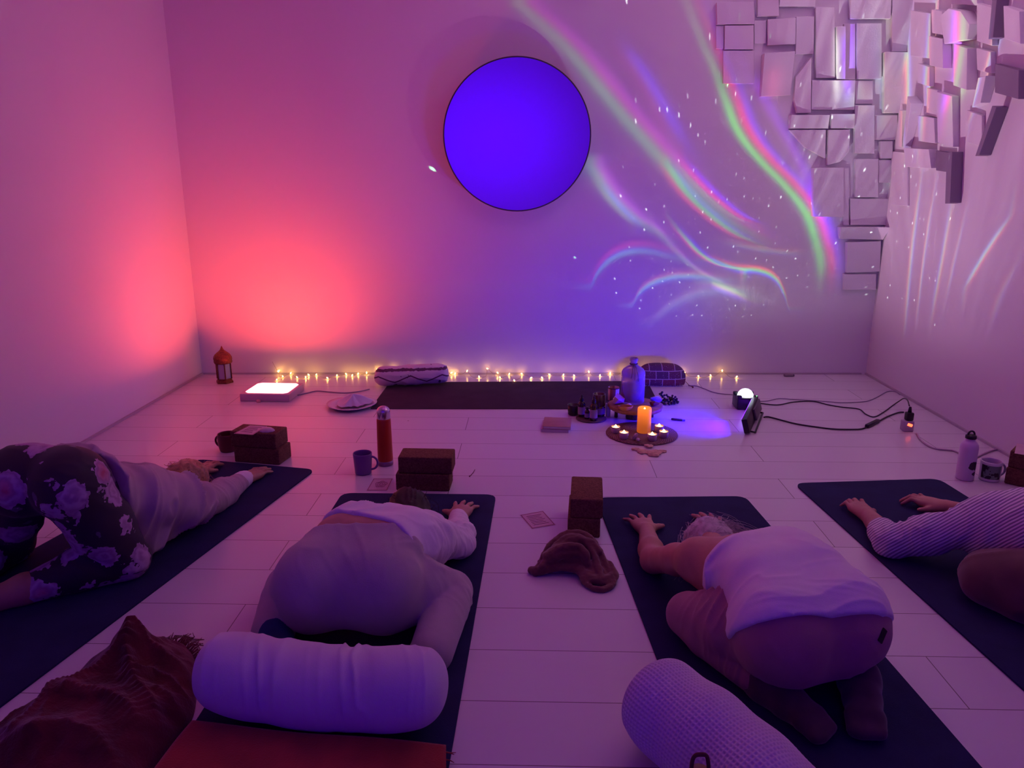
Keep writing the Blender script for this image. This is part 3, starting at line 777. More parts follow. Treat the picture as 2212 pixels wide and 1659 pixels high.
ridges = [(Rg((288, 1375), (280, 1440), (318, 1500), (372, 1560), (385, 1600)), .030, .050), (Rg((262, 1420), (190, 1460), (110, 1500), (30, 1570)), .034, .040),
          (Rg((300, 1395), (352, 1412), (405, 1418)), .022, .034), (Rg((150, 1500), (240, 1508), (310, 1560), (330, 1625)), .036, .042),
          (Rg((60, 1590), (150, 1575), (230, 1610), (250, 1690)), .034, .036), (Rg((340, 1470), (395, 1490), (415, 1530)), .020, .026), (Rg((300, 1450), (345, 1440), (400, 1455)), .014, .022)]
e, Lp = heap('wool_throw', 'dark red woollen throw heaped in the left foreground', 'throw', ol, .048, redw, .014, 5.0, [(pk.x, pk.y, .060, .085), (pk2.x, pk2.y, .045, .16), (pk3.x, pk3.y, .030, .07)], 2, dirn=(.55, .8, 0), z0=.002, ridges=ridges, ns=110, na=300)
mb = MB(); rd = random.Random(4); c = Vector(e.location)
for i in range(70):
    k = rd.choice([rd.randrange(130, 178), rd.randrange(150, 178)]) % len(Lp)
    p = Vector(Lp[k]); o_ = (p-c); o_.z = 0; o_.normalize(); p = p-o_*.012
    z = .022 if 120 < k < 180 else .012
    mb.tube([p-c+Vector((0, 0, z)), p-c+o_*.02+Vector((rd.gauss(0, .006), rd.gauss(0, .006), z+.006)), p-c+o_*.036+Vector((rd.gauss(0, .012), rd.gauss(0, .012), z*.5+rd.random()*.012))], .0021, 5, taper=lambda t: 1.1-.6*t)
mb.build('fringe', redw, e)['kind'] = 'stuff'
# folded rust-red blanket
rust = cloth_mat('rust_blanket_cloth', (.33, .035, .022), var=.18, sheen=.35, weave=700, bump=.3)
def folded_blanket():
    a0, b0 = P(474, 1450, 0.116), P(920, 1488, .116); u = (b0-a0); u.z = 0; u.normalize(); nn = Vector((u.y, -u.x, 0))
    A, B = a0+nn*.088-u*.03, b0+nn*.088+u*.066; A.z = B.z = .042
    c = Vector(((A.x+B.x)/2, (A.y+B.y)/2-.24, 0)); e = thing('folded_blanket', 'rust-red folded blanket on the floor in front of the smooth white bolster', 'blanket', c)
    d = (B-A); d.z = 0; L = d.length; d.normalize(); n = Vector((d.y, -d.x, 0)); nR = Vector((.11, -.99, 0)); Wd = .46
    for li, (zt, th, ins) in enumerate([(.0285, .012, .006), (.0425, .013, 0)]):
        def top(u, v):
            p = A+d*(u*L)+(n*(1-u)+nR*u)*(v*Wd); ed = min(u, 1-u)*L; ev = min(v, 1-v)*Wd; m_ = min(ed, ev)
            return p, m_
        mb = MB(); N, M_ = 90, 70; V = []; 
        for s_ in (1, -1):
            for i in range(N):
                for j in range(M_):
                    u = ins+(1-2*ins)*(i/(N-1)); v = ins+(1-2*ins)*(j/(M_-1))
                    p, m_ = top(u, v); r = th/2*min(1.0, (max(0, m_)/.008)**.5) if m_ < .008 else th/2
                    wv = .0022*math.sin(u*9+v*4+li)+.0016*math.sin(v*13-u*5)+.003*math.sin(u*3+2)*math.sin(v*5)
                    V.append((p.x-c.x, p.y-c.y, zt-th/2+s_*r+wv+(.004 if li else 0)))
        F = []; K = N*M_
        for i in range(N-1):
            for j in range(M_-1):
                q = [i*M_+j, (i+1)*M_+j, (i+1)*M_+j+1, i*M_+j+1]; F.append(q); F.append([K+x for x in reversed(q)])
        mesh_obj('fold', V, F, rust, e)
    mb = MB(); rd = random.Random(8)
    for i in range(46):
        p = B+nR*(rd.random()*Wd)-c; z = rd.choice([.034, .023]); p.z = z
        mb.tube([p-d*.006, p+d*(.008+rd.random()*.004)+Vector((0, 0, -.002)), p+d*(.014+rd.random()*.008)+Vector((0, rd.gauss(0, .004), -.004-rd.random()*.006))], .0016, 5, taper=lambda t: 1.1-.6*t)
    mb.build('fringe', rust, e)['kind'] = 'stuff'
folded_blanket()
# twisted brown scarf beside the cork blocks
def scarf():
    c = P(1240, 1215, .03); c.z = 0
    e = thing('scarf', 'brown scarf twisted into a heap beside the near cork block stack', 'scarf', c)
    pr = [ell((-.005, .035, .045), (.070, .062, .052), .02)]
    def arc(pts, r0, r1, k=.010):
        rs = random.Random(len(pr))
        for j in range(4):
            o = Vector((rs.gauss(0, .55), rs.gauss(0, .55), rs.gauss(0, .4)))*r0*.9
            o2 = o+Vector((rs.gauss(0, .3), rs.gauss(0, .3), rs.gauss(0, .2)))*r0
            arc1([(Vector(p)+o.lerp(o2, i/len(pts))) for i, p in enumerate(pts)], r0*.52, r1*.48, .006)
    def arc1(pts, r0, r1, k):
        pts = [Vector((p.x, p.y, max(p.z, r0*.9))) for p in pts]; q = spline(pts, 6); n = len(q)
        for i in range(n-1):
            a = r0+(r1-r0)*i/n; b = r0+(r1-r0)*(i+1)/n
            pr.append(cone(tuple(q[i]), tuple(q[i+1]), a, b, k))
    arc([(-.100, .03, .020), (-.070, .07, .060), (-.01, .085, .090), (.05, .06, .085), (.085, .0, .050), (.11, -.06, .020)], .020, .018, .008)
    arc([(-.085, .0, .03), (-.06, .045, .075), (-.005, .055, .100), (.045, .03, .085), (.070, -.03, .045), (.075, -.08, .022)], .020, .020, .007)
    arc([(-.080, .005, .05), (-.035, .01, .080), (.02, .005, .085), (.05, -.02, .06)], .030, .020, .008)
    arc([(-.115, -.01, .024), (-.085, -.025, .03), (-.03, -.015, .040), (.03, -.03, .040), (.06, -.07, .022)], .024, .020, .008)
    arc([(-.118, -.03, .020), (-.10, .0, .03), (-.07, .03, .04)], .022, .024, .01)
    arc([(.02, -.03, .028), (.03, -.07, .020), (.06, -.105, .016), (.10, -.10, .018), (.125, -.065, .020), (.115, -.02, .03)], .017, .018, .008)
    arc([(.04, -.05, .03), (.06, -.08, .028), (.095, -.075, .03)], .018, .016, .008)
    V, F = sdf(pr, .0034, zmin=.001); V = relax(V, F, 1)
    q = np.arctan2(V[:, 1], V[:, 0]); rr = np.hypot(V[:, 0], V[:, 1]-.02)
    V = V+vnormals(V, F)*(.0022*vnoise(V, 45)+.0015*vnoise(V, 110))[:, None]
    V[:, 2] = np.maximum(V[:, 2], .001)
    mesh_obj('cloth', V, F, cloth_mat('brown_scarf_cloth', (.17, .075, .06), var=.2, sheen=.35), e)
scarf()

# ------------------------------------------------------------------ cork blocks, cards, mugs, bottles
cork = MATS.get('cork') or custom('cork', .9)[0]
def cork_mat():
    m = MATS['cork']; t = NT(m.node_tree); b = m.node_tree.nodes['Principled BSDF']
    co = t.n('ShaderNodeTexCoord').outputs['Object']
    vo = t.n('ShaderNodeTexVoronoi'); vo.inputs['Scale'].default_value = 190; t.link(co, vo.inputs['Vector'])
    g = t.xyz(vo.outputs['Color'])[0]
    c = t.ramp(t.m('ADD', t.m('MULTIPLY', g, .6), t.m('MULTIPLY', t.noise(co, 60, 3.0), .4)), [(.2, (.12, .055, .035)), (.5, (.165, .08, .05)), (.85, (.21, .105, .065))])
    t.link(c, b.inputs['Base Color']); b.inputs['Specular IOR Level'].default_value = .2
    bn = t.n('ShaderNodeBump'); bn.inputs['Strength'].default_value = .35; bn.inputs['Distance'].default_value = .003
    t.link(vo.outputs['Distance'], bn.inputs['Height']); t.link(bn.outputs[0], b.inputs['Normal']); return m
cork_mat()
mb = MB(); mb.box((.115, .06, .0375), (.23, .12, .075), .006, seg=3)
block0 = autosmooth(mb.build('yoga_block', cork))
first = [True]
def block(px0, py0, px1, py1, z, label, group, length=True, dx=0.0, dy=0.0):
    """front-left and front-right bottom corner in the photo (on height z); long side first when length"""
    a, b = P(px0, py0, 0), P(px1, py1, 0); d = b-a; rz = math.atan2(d.y, d.x)
    o = block0 if first[0] else block0.copy()
    if not first[0]: COL.objects.link(o)
    first[0] = False
    M = Matrix.Translation((a.x+dx, a.y+dy, z+.0005)) @ Matrix.Rotation(rz, 4, 'Z')
    if not length: M = M @ Matrix.Translation((.12, 0, 0)) @ Matrix.Rotation(PI/2, 4, 'Z')
    o.matrix_world = M; o.location = M.to_translation(); o.rotation_euler = M.to_euler()
    tag(o, label, 'yoga block', group); return o, M
G1 = 'cork blocks in stacks of two'
b1, _ = block(507, 998, 594, 1004.5, 0, 'cork block lowest in the far left stack, under the card and shell', G1)
b1t, M1 = block(507, 998, 594, 1004.5, .0755, 'cork block topmost in the far left stack, carrying a card and a shell', G1, dx=-.012, dy=.004)
block(855.5, 1060, 965, 1062, 0, 'cork block lowest in the stack beside the orange flask', G1)
block(855.5, 1060, 965, 1062, .0755, 'cork block topmost in the stack beside the orange flask', G1, dx=.012, dy=.004)
block(1229, 1160, 1296, 1163, 0, 'cork block lowest in the near stack behind the brown scarf', G1, False, dx=-.006, dy=.0)
block(1229, 1160, 1296, 1163, .0755, 'cork block topmost in the near stack behind the brown scarf', G1, False, dx=.002, dy=.003)
_, Mr0 = block(2168, 1044, 2290, 1072, 0, 'cork block lowest in the stack at the right edge, beside the printed mug', G1)
_, Mr = block(2168, 1044, 2290, 1072, .0755, 'cork block topmost in the stack at the right edge, under a sheet of paper', G1, dx=.006, dy=.003)

def card(name, label, corners, z, base, ink, art, group=None):
    """printed card: paper sheet with a border and a motif"""
    w = [Vector(P(x, y, z)) for x, y in corners]; c = sum(w, Vector())/4
    e = thing(name, label, 'card', (c.x, c.y, z)); o3 = Vector((c.x, c.y, z))
    def sheet(s0, s1, zz, m, nm):
        q = [(p-o3) for p in w]
        def quad(s): return [q[i]*s for i in range(4)]
        mb = MB(); A = quad(s0); th = .0009
        if s1 is None:
            mb.add([v+Vector((0, 0, zz)) for v in A]+[v+Vector((0, 0, zz+th)) for v in A], [(3, 2, 1, 0), (4, 5, 6, 7), (0, 1, 5, 4), (1, 2, 6, 5), (2, 3, 7, 6), (3, 0, 4, 7)])
        else:
            B = quad(s1); mb.add([v+Vector((0, 0, zz)) for v in A]+[v+Vector((0, 0, zz)) for v in B], [(i, (i+1) % 4, 4+(i+1) % 4, 4+i) for i in range(4)])
        return mb.build(nm, m, e, False)
    sheet(1.0, None, .0006, base, 'paper')
    sheet(.96, .90, .0016, ink, 'printed_border')
    q = [(p-o3) for p in w]; ux = (q[1]-q[0]); uy = (q[3]-q[0]); mb = MB()
    if art == 'rose':
        for k, (r, n) in enumerate([(.30, 48), (.20, 40), (.10, 30)]):
            mb.tube([ux*(.06+r*(1+.12*math.sin(5*a+k))*math.cos(a))*.9+uy*(r*.55*math.sin(a)*(1+.1*math.sin(5*a)))*1.4+Vector((0, 0, .0018)) for a in np.linspace(0, 2*PI, n)[:-1]], .0010, 5, closed=True)
    else:
        for k in range(7):
            y = -.30+.1*k; x1 = .32-.06*((k*7) % 3)
            mb.tube([ux*(-.32)+uy*y+Vector((0, 0, .0018)), ux*x1+uy*y+Vector((0, 0, .0018))], .0009, 5)
    mb.build('printed_motif', ink, e); return e
paper = mat('card_paper', (.62, .42, .48), .6); ink = mat('card_ink', (.22, .05, .09), .6); white_paper = mat('white_paper', (.72, .66, .72), .6)
card('oracle_card', 'printed card with a rose lying in front of the lilac mug', [(792, 1060), (836, 1060), (849, 1034), (807, 1034)], 0, paper, ink, 'rose')
card('oracle_card', 'printed card lying askew left of the near cork block stack', [(1149, 1143), (1200, 1134), (1173, 1104), (1123, 1113)], 0, paper, ink, 'text')
card('oracle_card', 'printed card on top of the far left cork block stack', [(505, 937), (546, 940), (577, 921), (540, 919)], .1515, paper, ink, 'text')
# small shell next to it
def shell(name, label, c, s, m, cat='shell'):
    V = []; F = []; nu, nv = 28, 14
    for i in range(nu):
        for j in range(nv):
            a = 2*PI*i/nu; t = j/(nv-1); r = math.sin(t*PI/2); rib = 1+.06*math.sin(9*a)*r
            V.append((s*r*rib*math.cos(a), s*.75*r*rib*math.sin(a), s*.55*math.cos(t*PI/2)+.0005))
    for i in range(nu):
        k = (i+1) % nu
        for j in range(nv-1): F.append((i*nv+j, i*nv+j+1, k*nv+j+1, k*nv+j))
    o = mesh_obj(name, V, F, m, None); o.location = c; return tag(o, label, cat)
c = P(577, 931, .152); shell('shell', 'pale ribbed shell beside the card on the far left cork blocks', (c.x, c.y, .1515), .034, mat('shell_white', (.70, .55, .55), .4))
# sheet of paper on the right-hand stack
w = Mr @ Vector((.11, .055, .0755)); mb = MB()
mb.grid(lambda u, v: ((u-.5)*.20, (v-.5)*.15, .0012+.006*(max(0, u-.75)*4)**2+.003*math.sin(v*5)**2), 20, 14)
o = mb.build('paper_sheet', paper); o.location = w; o.rotation_euler = (0, 0, Mr.to_euler().z+.15); tag(o, 'pinkish sheet of paper on the cork blocks at the right edge', 'paper')

def handle(mb, r, z0, z1, out, th, ang):
    pts = []
    for t in np.linspace(-.06, 1.06, 16):
        a = PI*t; x = r-.002+out*math.sin(a) if 0 <= t <= 1 else r-.006; z = z0+(z1-z0)*(1-math.cos(a))/2
        pts.append((x*math.cos(ang), x*math.sin(ang), z))
    mb.tube(pts, th, 8)
def mug(label, base, r0, r1, h, m, hm, ang, inner=None, name='mug', liquid=None, bulge=0):
    e = thing(name, label, 'mug', base)
    mb = MB(); pr = [(0, .0), (r0*.92, .0), (r0, .004)]+[(r0+(r1-r0)*t+bulge*math.sin(PI*t), .004+(h-.006)*t) for t in np.linspace(.1, 1, 8)]+[(r1-.0015, h), (r1-.0035, h-.003)]+[(r0-.004+(r1-r0)*t+bulge*math.sin(PI*t), .006+(h-.01)*t) for t in np.linspace(.95, .05, 8)]+[(0, .006)]
    mb.lathe(pr, 40); mb.build('cup', m, e)
    mb = MB(); handle(mb, (r0+r1)/2, h*.2, h*.82, h*.30, .0052, ang); mb.build('handle', hm, e)
    if liquid: 
        mb = MB(); mb.lathe([(0, h*.78), (r1-.006, h*.78)], 30, cap=False); mb.build('tea', liquid, e)
    return e
c = P(785, 1022, 0); mug('lilac mug with a handle left of the orange flask', (c.x, c.y, 0.0005), .037, .043, .098, mat('lilac_glaze', (.20, .09, .30), .3), MATS['lilac_glaze'], .0)
c = P(487, 979, 0); mug('dark red mug tucked behind the far left cork blocks', (c.x, c.y+.04, 0.0005), .040, .046, .088, mat('dark_red_glaze', (.12, .015, .02), .35), MATS['dark_red_glaze'], PI*.93, bulge=.004)
def print_mat():
    m, t, b = custom('printed_glaze', .3); co = t.n('ShaderNodeTexCoord').outputs['Object']; x, y, z = t.xyz(co)
    g = t.m('LESS_THAN', y, -.004); band = t.m('MULTIPLY', t.m('GREATER_THAN', z, .014), t.m('LESS_THAN', z, .076)); g = t.m('MULTIPLY', t.m('MULTIPLY', g, band), t.m('LESS_THAN', x, .022))
    k = t.m('GREATER_THAN', t.noise(co, 42, 2.0), .53)
    t.link(t.mix(g, (.74, .66, .72), t.mix(k, (.16, .24, .20), (.012, .010, .016))), b.inputs['Base Color']); return m
c = P(2136, 1036, 0); mug('white mug with a dark green print beside the white water bottle', (c.x, c.y, 0.0005), .041, .043, .090, print_mat(), mat('white_glaze', (.74, .66, .72), .3), .1)

def flask():
    c = P(833, 1003, 0); y = c.y; H = hz(830, 877, y); e = thing('thermos_flask', 'tall orange-red flask with a shiny domed cap beside the lilac mug', 'flask', (c.x, c.y, .0005))
    mb = MB(); mb.lathe([(0, 0), (.034, 0), (.036, .003), (.036, .020), (.034, .022)], 40); mb.build('base', mat('flask_base', (.30, .16, .28), .35, .6), e)
    mb = MB(); mb.lathe([(.034, .021), (.0355, .024), (.034, H*.5), (.0325, H-.064), (.031, H-.060)], 40); mb.build('body', mat('flask_orange', (.45, .035, .010), .4), e)
    mb = MB(); mb.lathe([(.0295, H-.061), (.0312, H-.058), (.031, H-.026)]+[(.031*math.cos(a), H-.026+.026*math.sin(a)) for a in np.linspace(.15, PI/2, 8)], 40); mb.build('cap', mat('flask_cap', (.62, .50, .62), .22, .85), e)
flask()
def water_bottle():
    c = P(2083, 1034, 0); H = hz(2088, 931, c.y); e = thing('water_bottle', 'white water bottle with a dark flower mark and black loop cap near the right wall', 'bottle', (c.x, c.y, .0005))
    m, t, b = custom('bottle_white', .35); co = t.n('ShaderNodeTexCoord').outputs['Object']
    d = t.v('DISTANCE', t.v('MULTIPLY', t.v('ADD', co, t.v('SCALE', t.v('SUBTRACT', t.noise(co, 70, 2.0, out=1), (.5, .5, .5)), scale=.02)), (1, .6, 1.15)), (.012, -.021, .072*1.15))
    d2 = t.v('DISTANCE', t.v('ADD', co, t.v('SCALE', t.v('SUBTRACT', t.noise(co, 90, 2.0, out=1), (.5, .5, .5)), scale=.02)), (.02, -.03, .036))
    k = t.m('MAXIMUM', t.m('LESS_THAN', d, .022), t.m('LESS_THAN', d2, .010))
    t.link(t.mix(k, (.74, .64, .80), (.02, .01, .04)), b.inputs['Base Color'])
    mb = MB(); mb.lathe([(0, 0), (.034, 0), (.037, .004), (.037, H*.66), (.035, H*.72), (.027, H*.78), (.020, H*.80), (.0185, H*.84), (.0185, H*.86)], 40); mb.build('body', m, e)
    bk = mat('black_plastic', (.012, .010, .014), .4)
    mb = MB(); mb.lathe([(.021, H*.845), (.0225, H*.85), (.022, H*.905), (.012, H*.93), (0, H*.93)], 30); cp = mb.build('cap', bk, e)
    mb = MB(); mb.tube([(.014*math.cos(a), 0, H*.92+H*.075*math.sin(a)) for a in np.linspace(0, PI, 14)], .0042, 8); mb.build('loop', bk, cp)
water_bottle()
# bottles at the bottom edge, only their tops in view
def loop_bottle():
    c = P(1512, 1668, .235); e = thing('water_bottle', 'steel bottle with a brown strap loop at the bottom edge beside the waffle-knit bolster', 'bottle', (c.x, c.y, .0005))
    mb = MB(); mb.lathe([(0, 0), (.031, 0), (.033, .003), (.033, .17), (.026, .195), (.019, .202), (.018, .212)], 40); mb.build('body', mat('brushed_steel', (.45, .4, .42), .35, .8), e)
    mb = MB(); mb.lathe([(.021, .206), (.022, .208), (.022, .232), (.018, .238), (0, .238)], 30); cp = mb.build('cap', mat('copper_cap', (.20, .08, .05), .4, .3), e)
    mb = MB(); mb.tube([(.0155*math.cos(a), .004*math.sin(3*a), .236+.040*math.sin(a)**.8 if math.sin(a) > 0 else .236) for a in np.linspace(0, PI, 20)], .0038, 8); mb.build('strap_loop', mat('brown_strap', (.10, .035, .025), .7), cp)
    c = P(1596, 1700, .262); e = thing('drinking_bottle', 'dark green domed bottle top at the bottom edge beside the brown strap loop', 'bottle', (c.x, c.y, .0005))
    g = mat('dark_green', (.03, .05, .035), .45)
    mb = MB(); mb.lathe([(0, 0), (.022, 0), (.024, .003), (.024, .23), (.021, .242)], 36); mb.build('body', g, e)
    mb = MB(); mb.lathe([(.021, .240), (.0235, .242), (.0235, .26)]+[(.0235*math.cos(a), .26+.018*math.sin(a)) for a in np.linspace(.1, PI/2, 7)], 36); mb.build('cap', g, e)
loop_bottle()

# ------------------------------------------------------------------ people
def torso(nodes, side, add=0.0, k=.03):
    s = A3(side)/np.linalg.norm(side); out = []
    for (p, hw, r), (q, hv, u) in zip(nodes, nodes[1:]):
        for t in (-1, 0, 1):
            out.append(cone(A3(p)+s*hw*t, A3(q)+s*hv*t, r+add, u+add, k))
    return out
SKIN_B = skin_mat('skin_warm', (.50, .27, .20)); SKIN_C = skin_mat('skin_tan', (.52, .26, .19)); SKIN_D = skin_mat('skin_rosy', (.48, .24, .19)); SKIN_A = skin_mat('skin_light', (.46, .26, .18))
HB = .006

def person_grey_trousers():
    e = thing('person', 'person in child pose seen from behind, pale grey trousers, white long-sleeved top riding up', 'person', (-.50, 2.0, MATZ), group=None)
    sd = (.98, -.2, 0)
    T = [((-.515, 1.955, .195), .080, .092), ((-.49, 2.05, .235), .074, .080), ((-.458, 2.15, .210), .078, .085), ((-.432, 2.24, .172), .095, .074), ((-.422, 2.31, .145), .11, .054)]
    but = [ell((-.598, 1.925, .182), (.108, .112, .108), .04), ell((-.428, 1.935, .182), (.108, .112, .108), .04)]
    hd, L = head_prims((-.445, 2.535, .078), (0, .25, -1), (.05, 1, .1), .92)
    kR, aR = (-.238, 2.085, .068), (-.258, 1.830, .042); kL, aL = (-.745, 2.10, .070), (-.715, 1.87, .045)
    body = torso(T, sd) + but + hd + [cone((-.43, 2.34, .15), (-.445, 2.48, .105), .050, .048, .03)]
    body += limb((-.42, 1.95, .165), kR, aR, .088, .056, .034, .008, .02) + limb((-.605, 1.94, .165), kL, aL, .088, .056, .034, .008, .02)
    body += [cone(T[3][0], (-.345, 2.25, .185), .07, .056, .04), cone(T[3][0], (-.545, 2.27, .175), .07, .056, .04)]
    body += limb((-.345, 2.25, .185), (-.252, 2.43, .050), (-.278, 2.700, .036), .046, .036, .024, .003)
    body += limb((-.545, 2.27, .175), (-.63, 2.40, .056), (-.535, 2.60, .034), .050, .037, .024, .003)
    body += hand((-.278, 2.705, .036), .12, -1, ZB, spread=1.25) + hand((-.535, 2.605, .034), .25, 1, ZB)
    fR, fL = foot(aR, 3.75, ZB, .92), foot(aL, 2.55, ZB, .92)
    part('body', sdf(body+fR+fL, .0055, zmin=ZB), SKIN_B, e)
    grey = cloth_mat('grey_trouser_cloth', (.46, .40, .42), var=.05)
    pants = [ell((-.602, 1.925, .184), (.120, .125, .118), .04), ell((-.424, 1.935, .184), (.120, .125, .118), .04)]
    pants += torso([T[0], ((-.497, 2.04, .232), .078, .082)], sd, .011)
    pants += [cone((-.405, 1.915, .115), (-.255, 2.065, .078), .078, .060, .03), cone((-.62, 1.915, .115), (-.73, 2.08, .078), .078, .060, .03), cone((-.56, 1.90, .125), (-.46, 1.90, .125), .06, .06, .04)]
    pants += limb((-.415, 1.95, .165), kR, (-.264, 1.800, .050), .098, .064, .060, .006, .02, .003) + limb((-.61, 1.94, .165), kL, (-.722, 1.885, .05), .100, .066, .060, .006, .02, .004)
    def dp(V):
        hipr = np.exp(-(((V-A3((-.33, 2.04, .22)))/(.10, .09, .10))**2).sum(1)); kn = np.exp(-(((V-A3(kR))/(.09, .09, .08))**2).sum(1))
        top = soft(V[:, 2], .24, .36)
        return folds(V, (.8, -.5, .2), 34, .019, .16, .4, hipr)+folds(V, (.3, 1, 0), 46, .014, .22, .4, kn)+folds(V, (1, .2, .5), 26, .005, .25, .5, top+.25)
    part('trousers', sdf(pants, .006, cuts=[((-.49, 2.030, .28), (.02, .93, .20), .18)], zmin=ZB+.001), grey, e, dp)
    white = cloth_mat('white_top_cloth', (.82, .78, .84), var=.03)
    sh = torso([((-.49, 2.02, .230), .078, .080)]+T[1:], sd, .011) + [cone(T[3][0], (-.345, 2.25, .175), .076, .060, .03), cone(T[3][0], (-.545, 2.27, .165), .076, .060, .03)]
    sh += limb((-.345, 2.25, .175), (-.250, 2.43, .054), (-.276, 2.682, .038), .058, .049, .035, .004, .02) + limb((-.545, 2.27, .175), (-.63, 2.40, .058), (-.54, 2.58, .038), .062, .049, .034, .004)
    sh += [cone((-.46, 2.16, .15), (-.38, 2.26, .10), .10, .08, .05)]
    def ds(V):
        t = soft(V[:, 1], 2.03, 2.12)*(1-soft(V[:, 1], 2.5, 2.62))
        return folds(V, (.75, -.62, -.1), 30, .010, .13, .5, t)+folds(V, (.1, 1, .2), 60, .004, .3, .4, soft(V[:, 0], -.33, -.27))
    part('long_sleeved_top', sdf(sh, .0055, cuts=[((-.48, 2.060, .32), (-.42, -.9, .10))], zmin=ZB+.001), white, e, ds)
    sk = mat('navy_sock', (.02, .05, .16), .9, var=.2); sk2 = mat('black_sock', (.035, .02, .04), .9, var=.2)
    grow = lambda L_, a: [('c', p[1], p[2], p[3]+a, p[4]+a, p[5]) for p in L_]
    part('sock', sdf(grow(fL, .005)+[cone(aL, (-.722, 1.91, .05), .040, .042)], .006, zmin=ZB), sk, e)
    part('sock', sdf(grow(fR, .005)+[cone(aR, (-.262, 1.85, .05), .040, .042)], .006, zmin=ZB), sk2, e)
    hm = mat('dark_brown_hair', (.026, .011, .008), .55, sheen=.0, var=.4, vscale=60)
    cap = [ell(L(0, -.025, .03), (.078, .082, .084), .02), ell(L(0, -.075, .05), (.046, .040, .042), .03), ell(L(0, -.03, -.03), (.072, .066, .066), .03)]
    V, F = sdf(cap, .006, zmin=ZB)
    V = V+vnormals(V, F)*folds(V, (1, .2, 0), 70, .009, .25)[:, None]
    V[:, 2] = np.maximum(V[:, 2], MATZ+.0008); mb = MB(); mb.add(V-A3(e.location), F)
    roots = [tuple(q-A3(e.location)) for q in V[::37]]
    strands(mb, roots, [(p[0]+.02, p[1]+.05, max(.01, p[2]-.05)) for p in roots], 160, .0008, .014, .014, 3)
    mb.build('hair', hm, e)

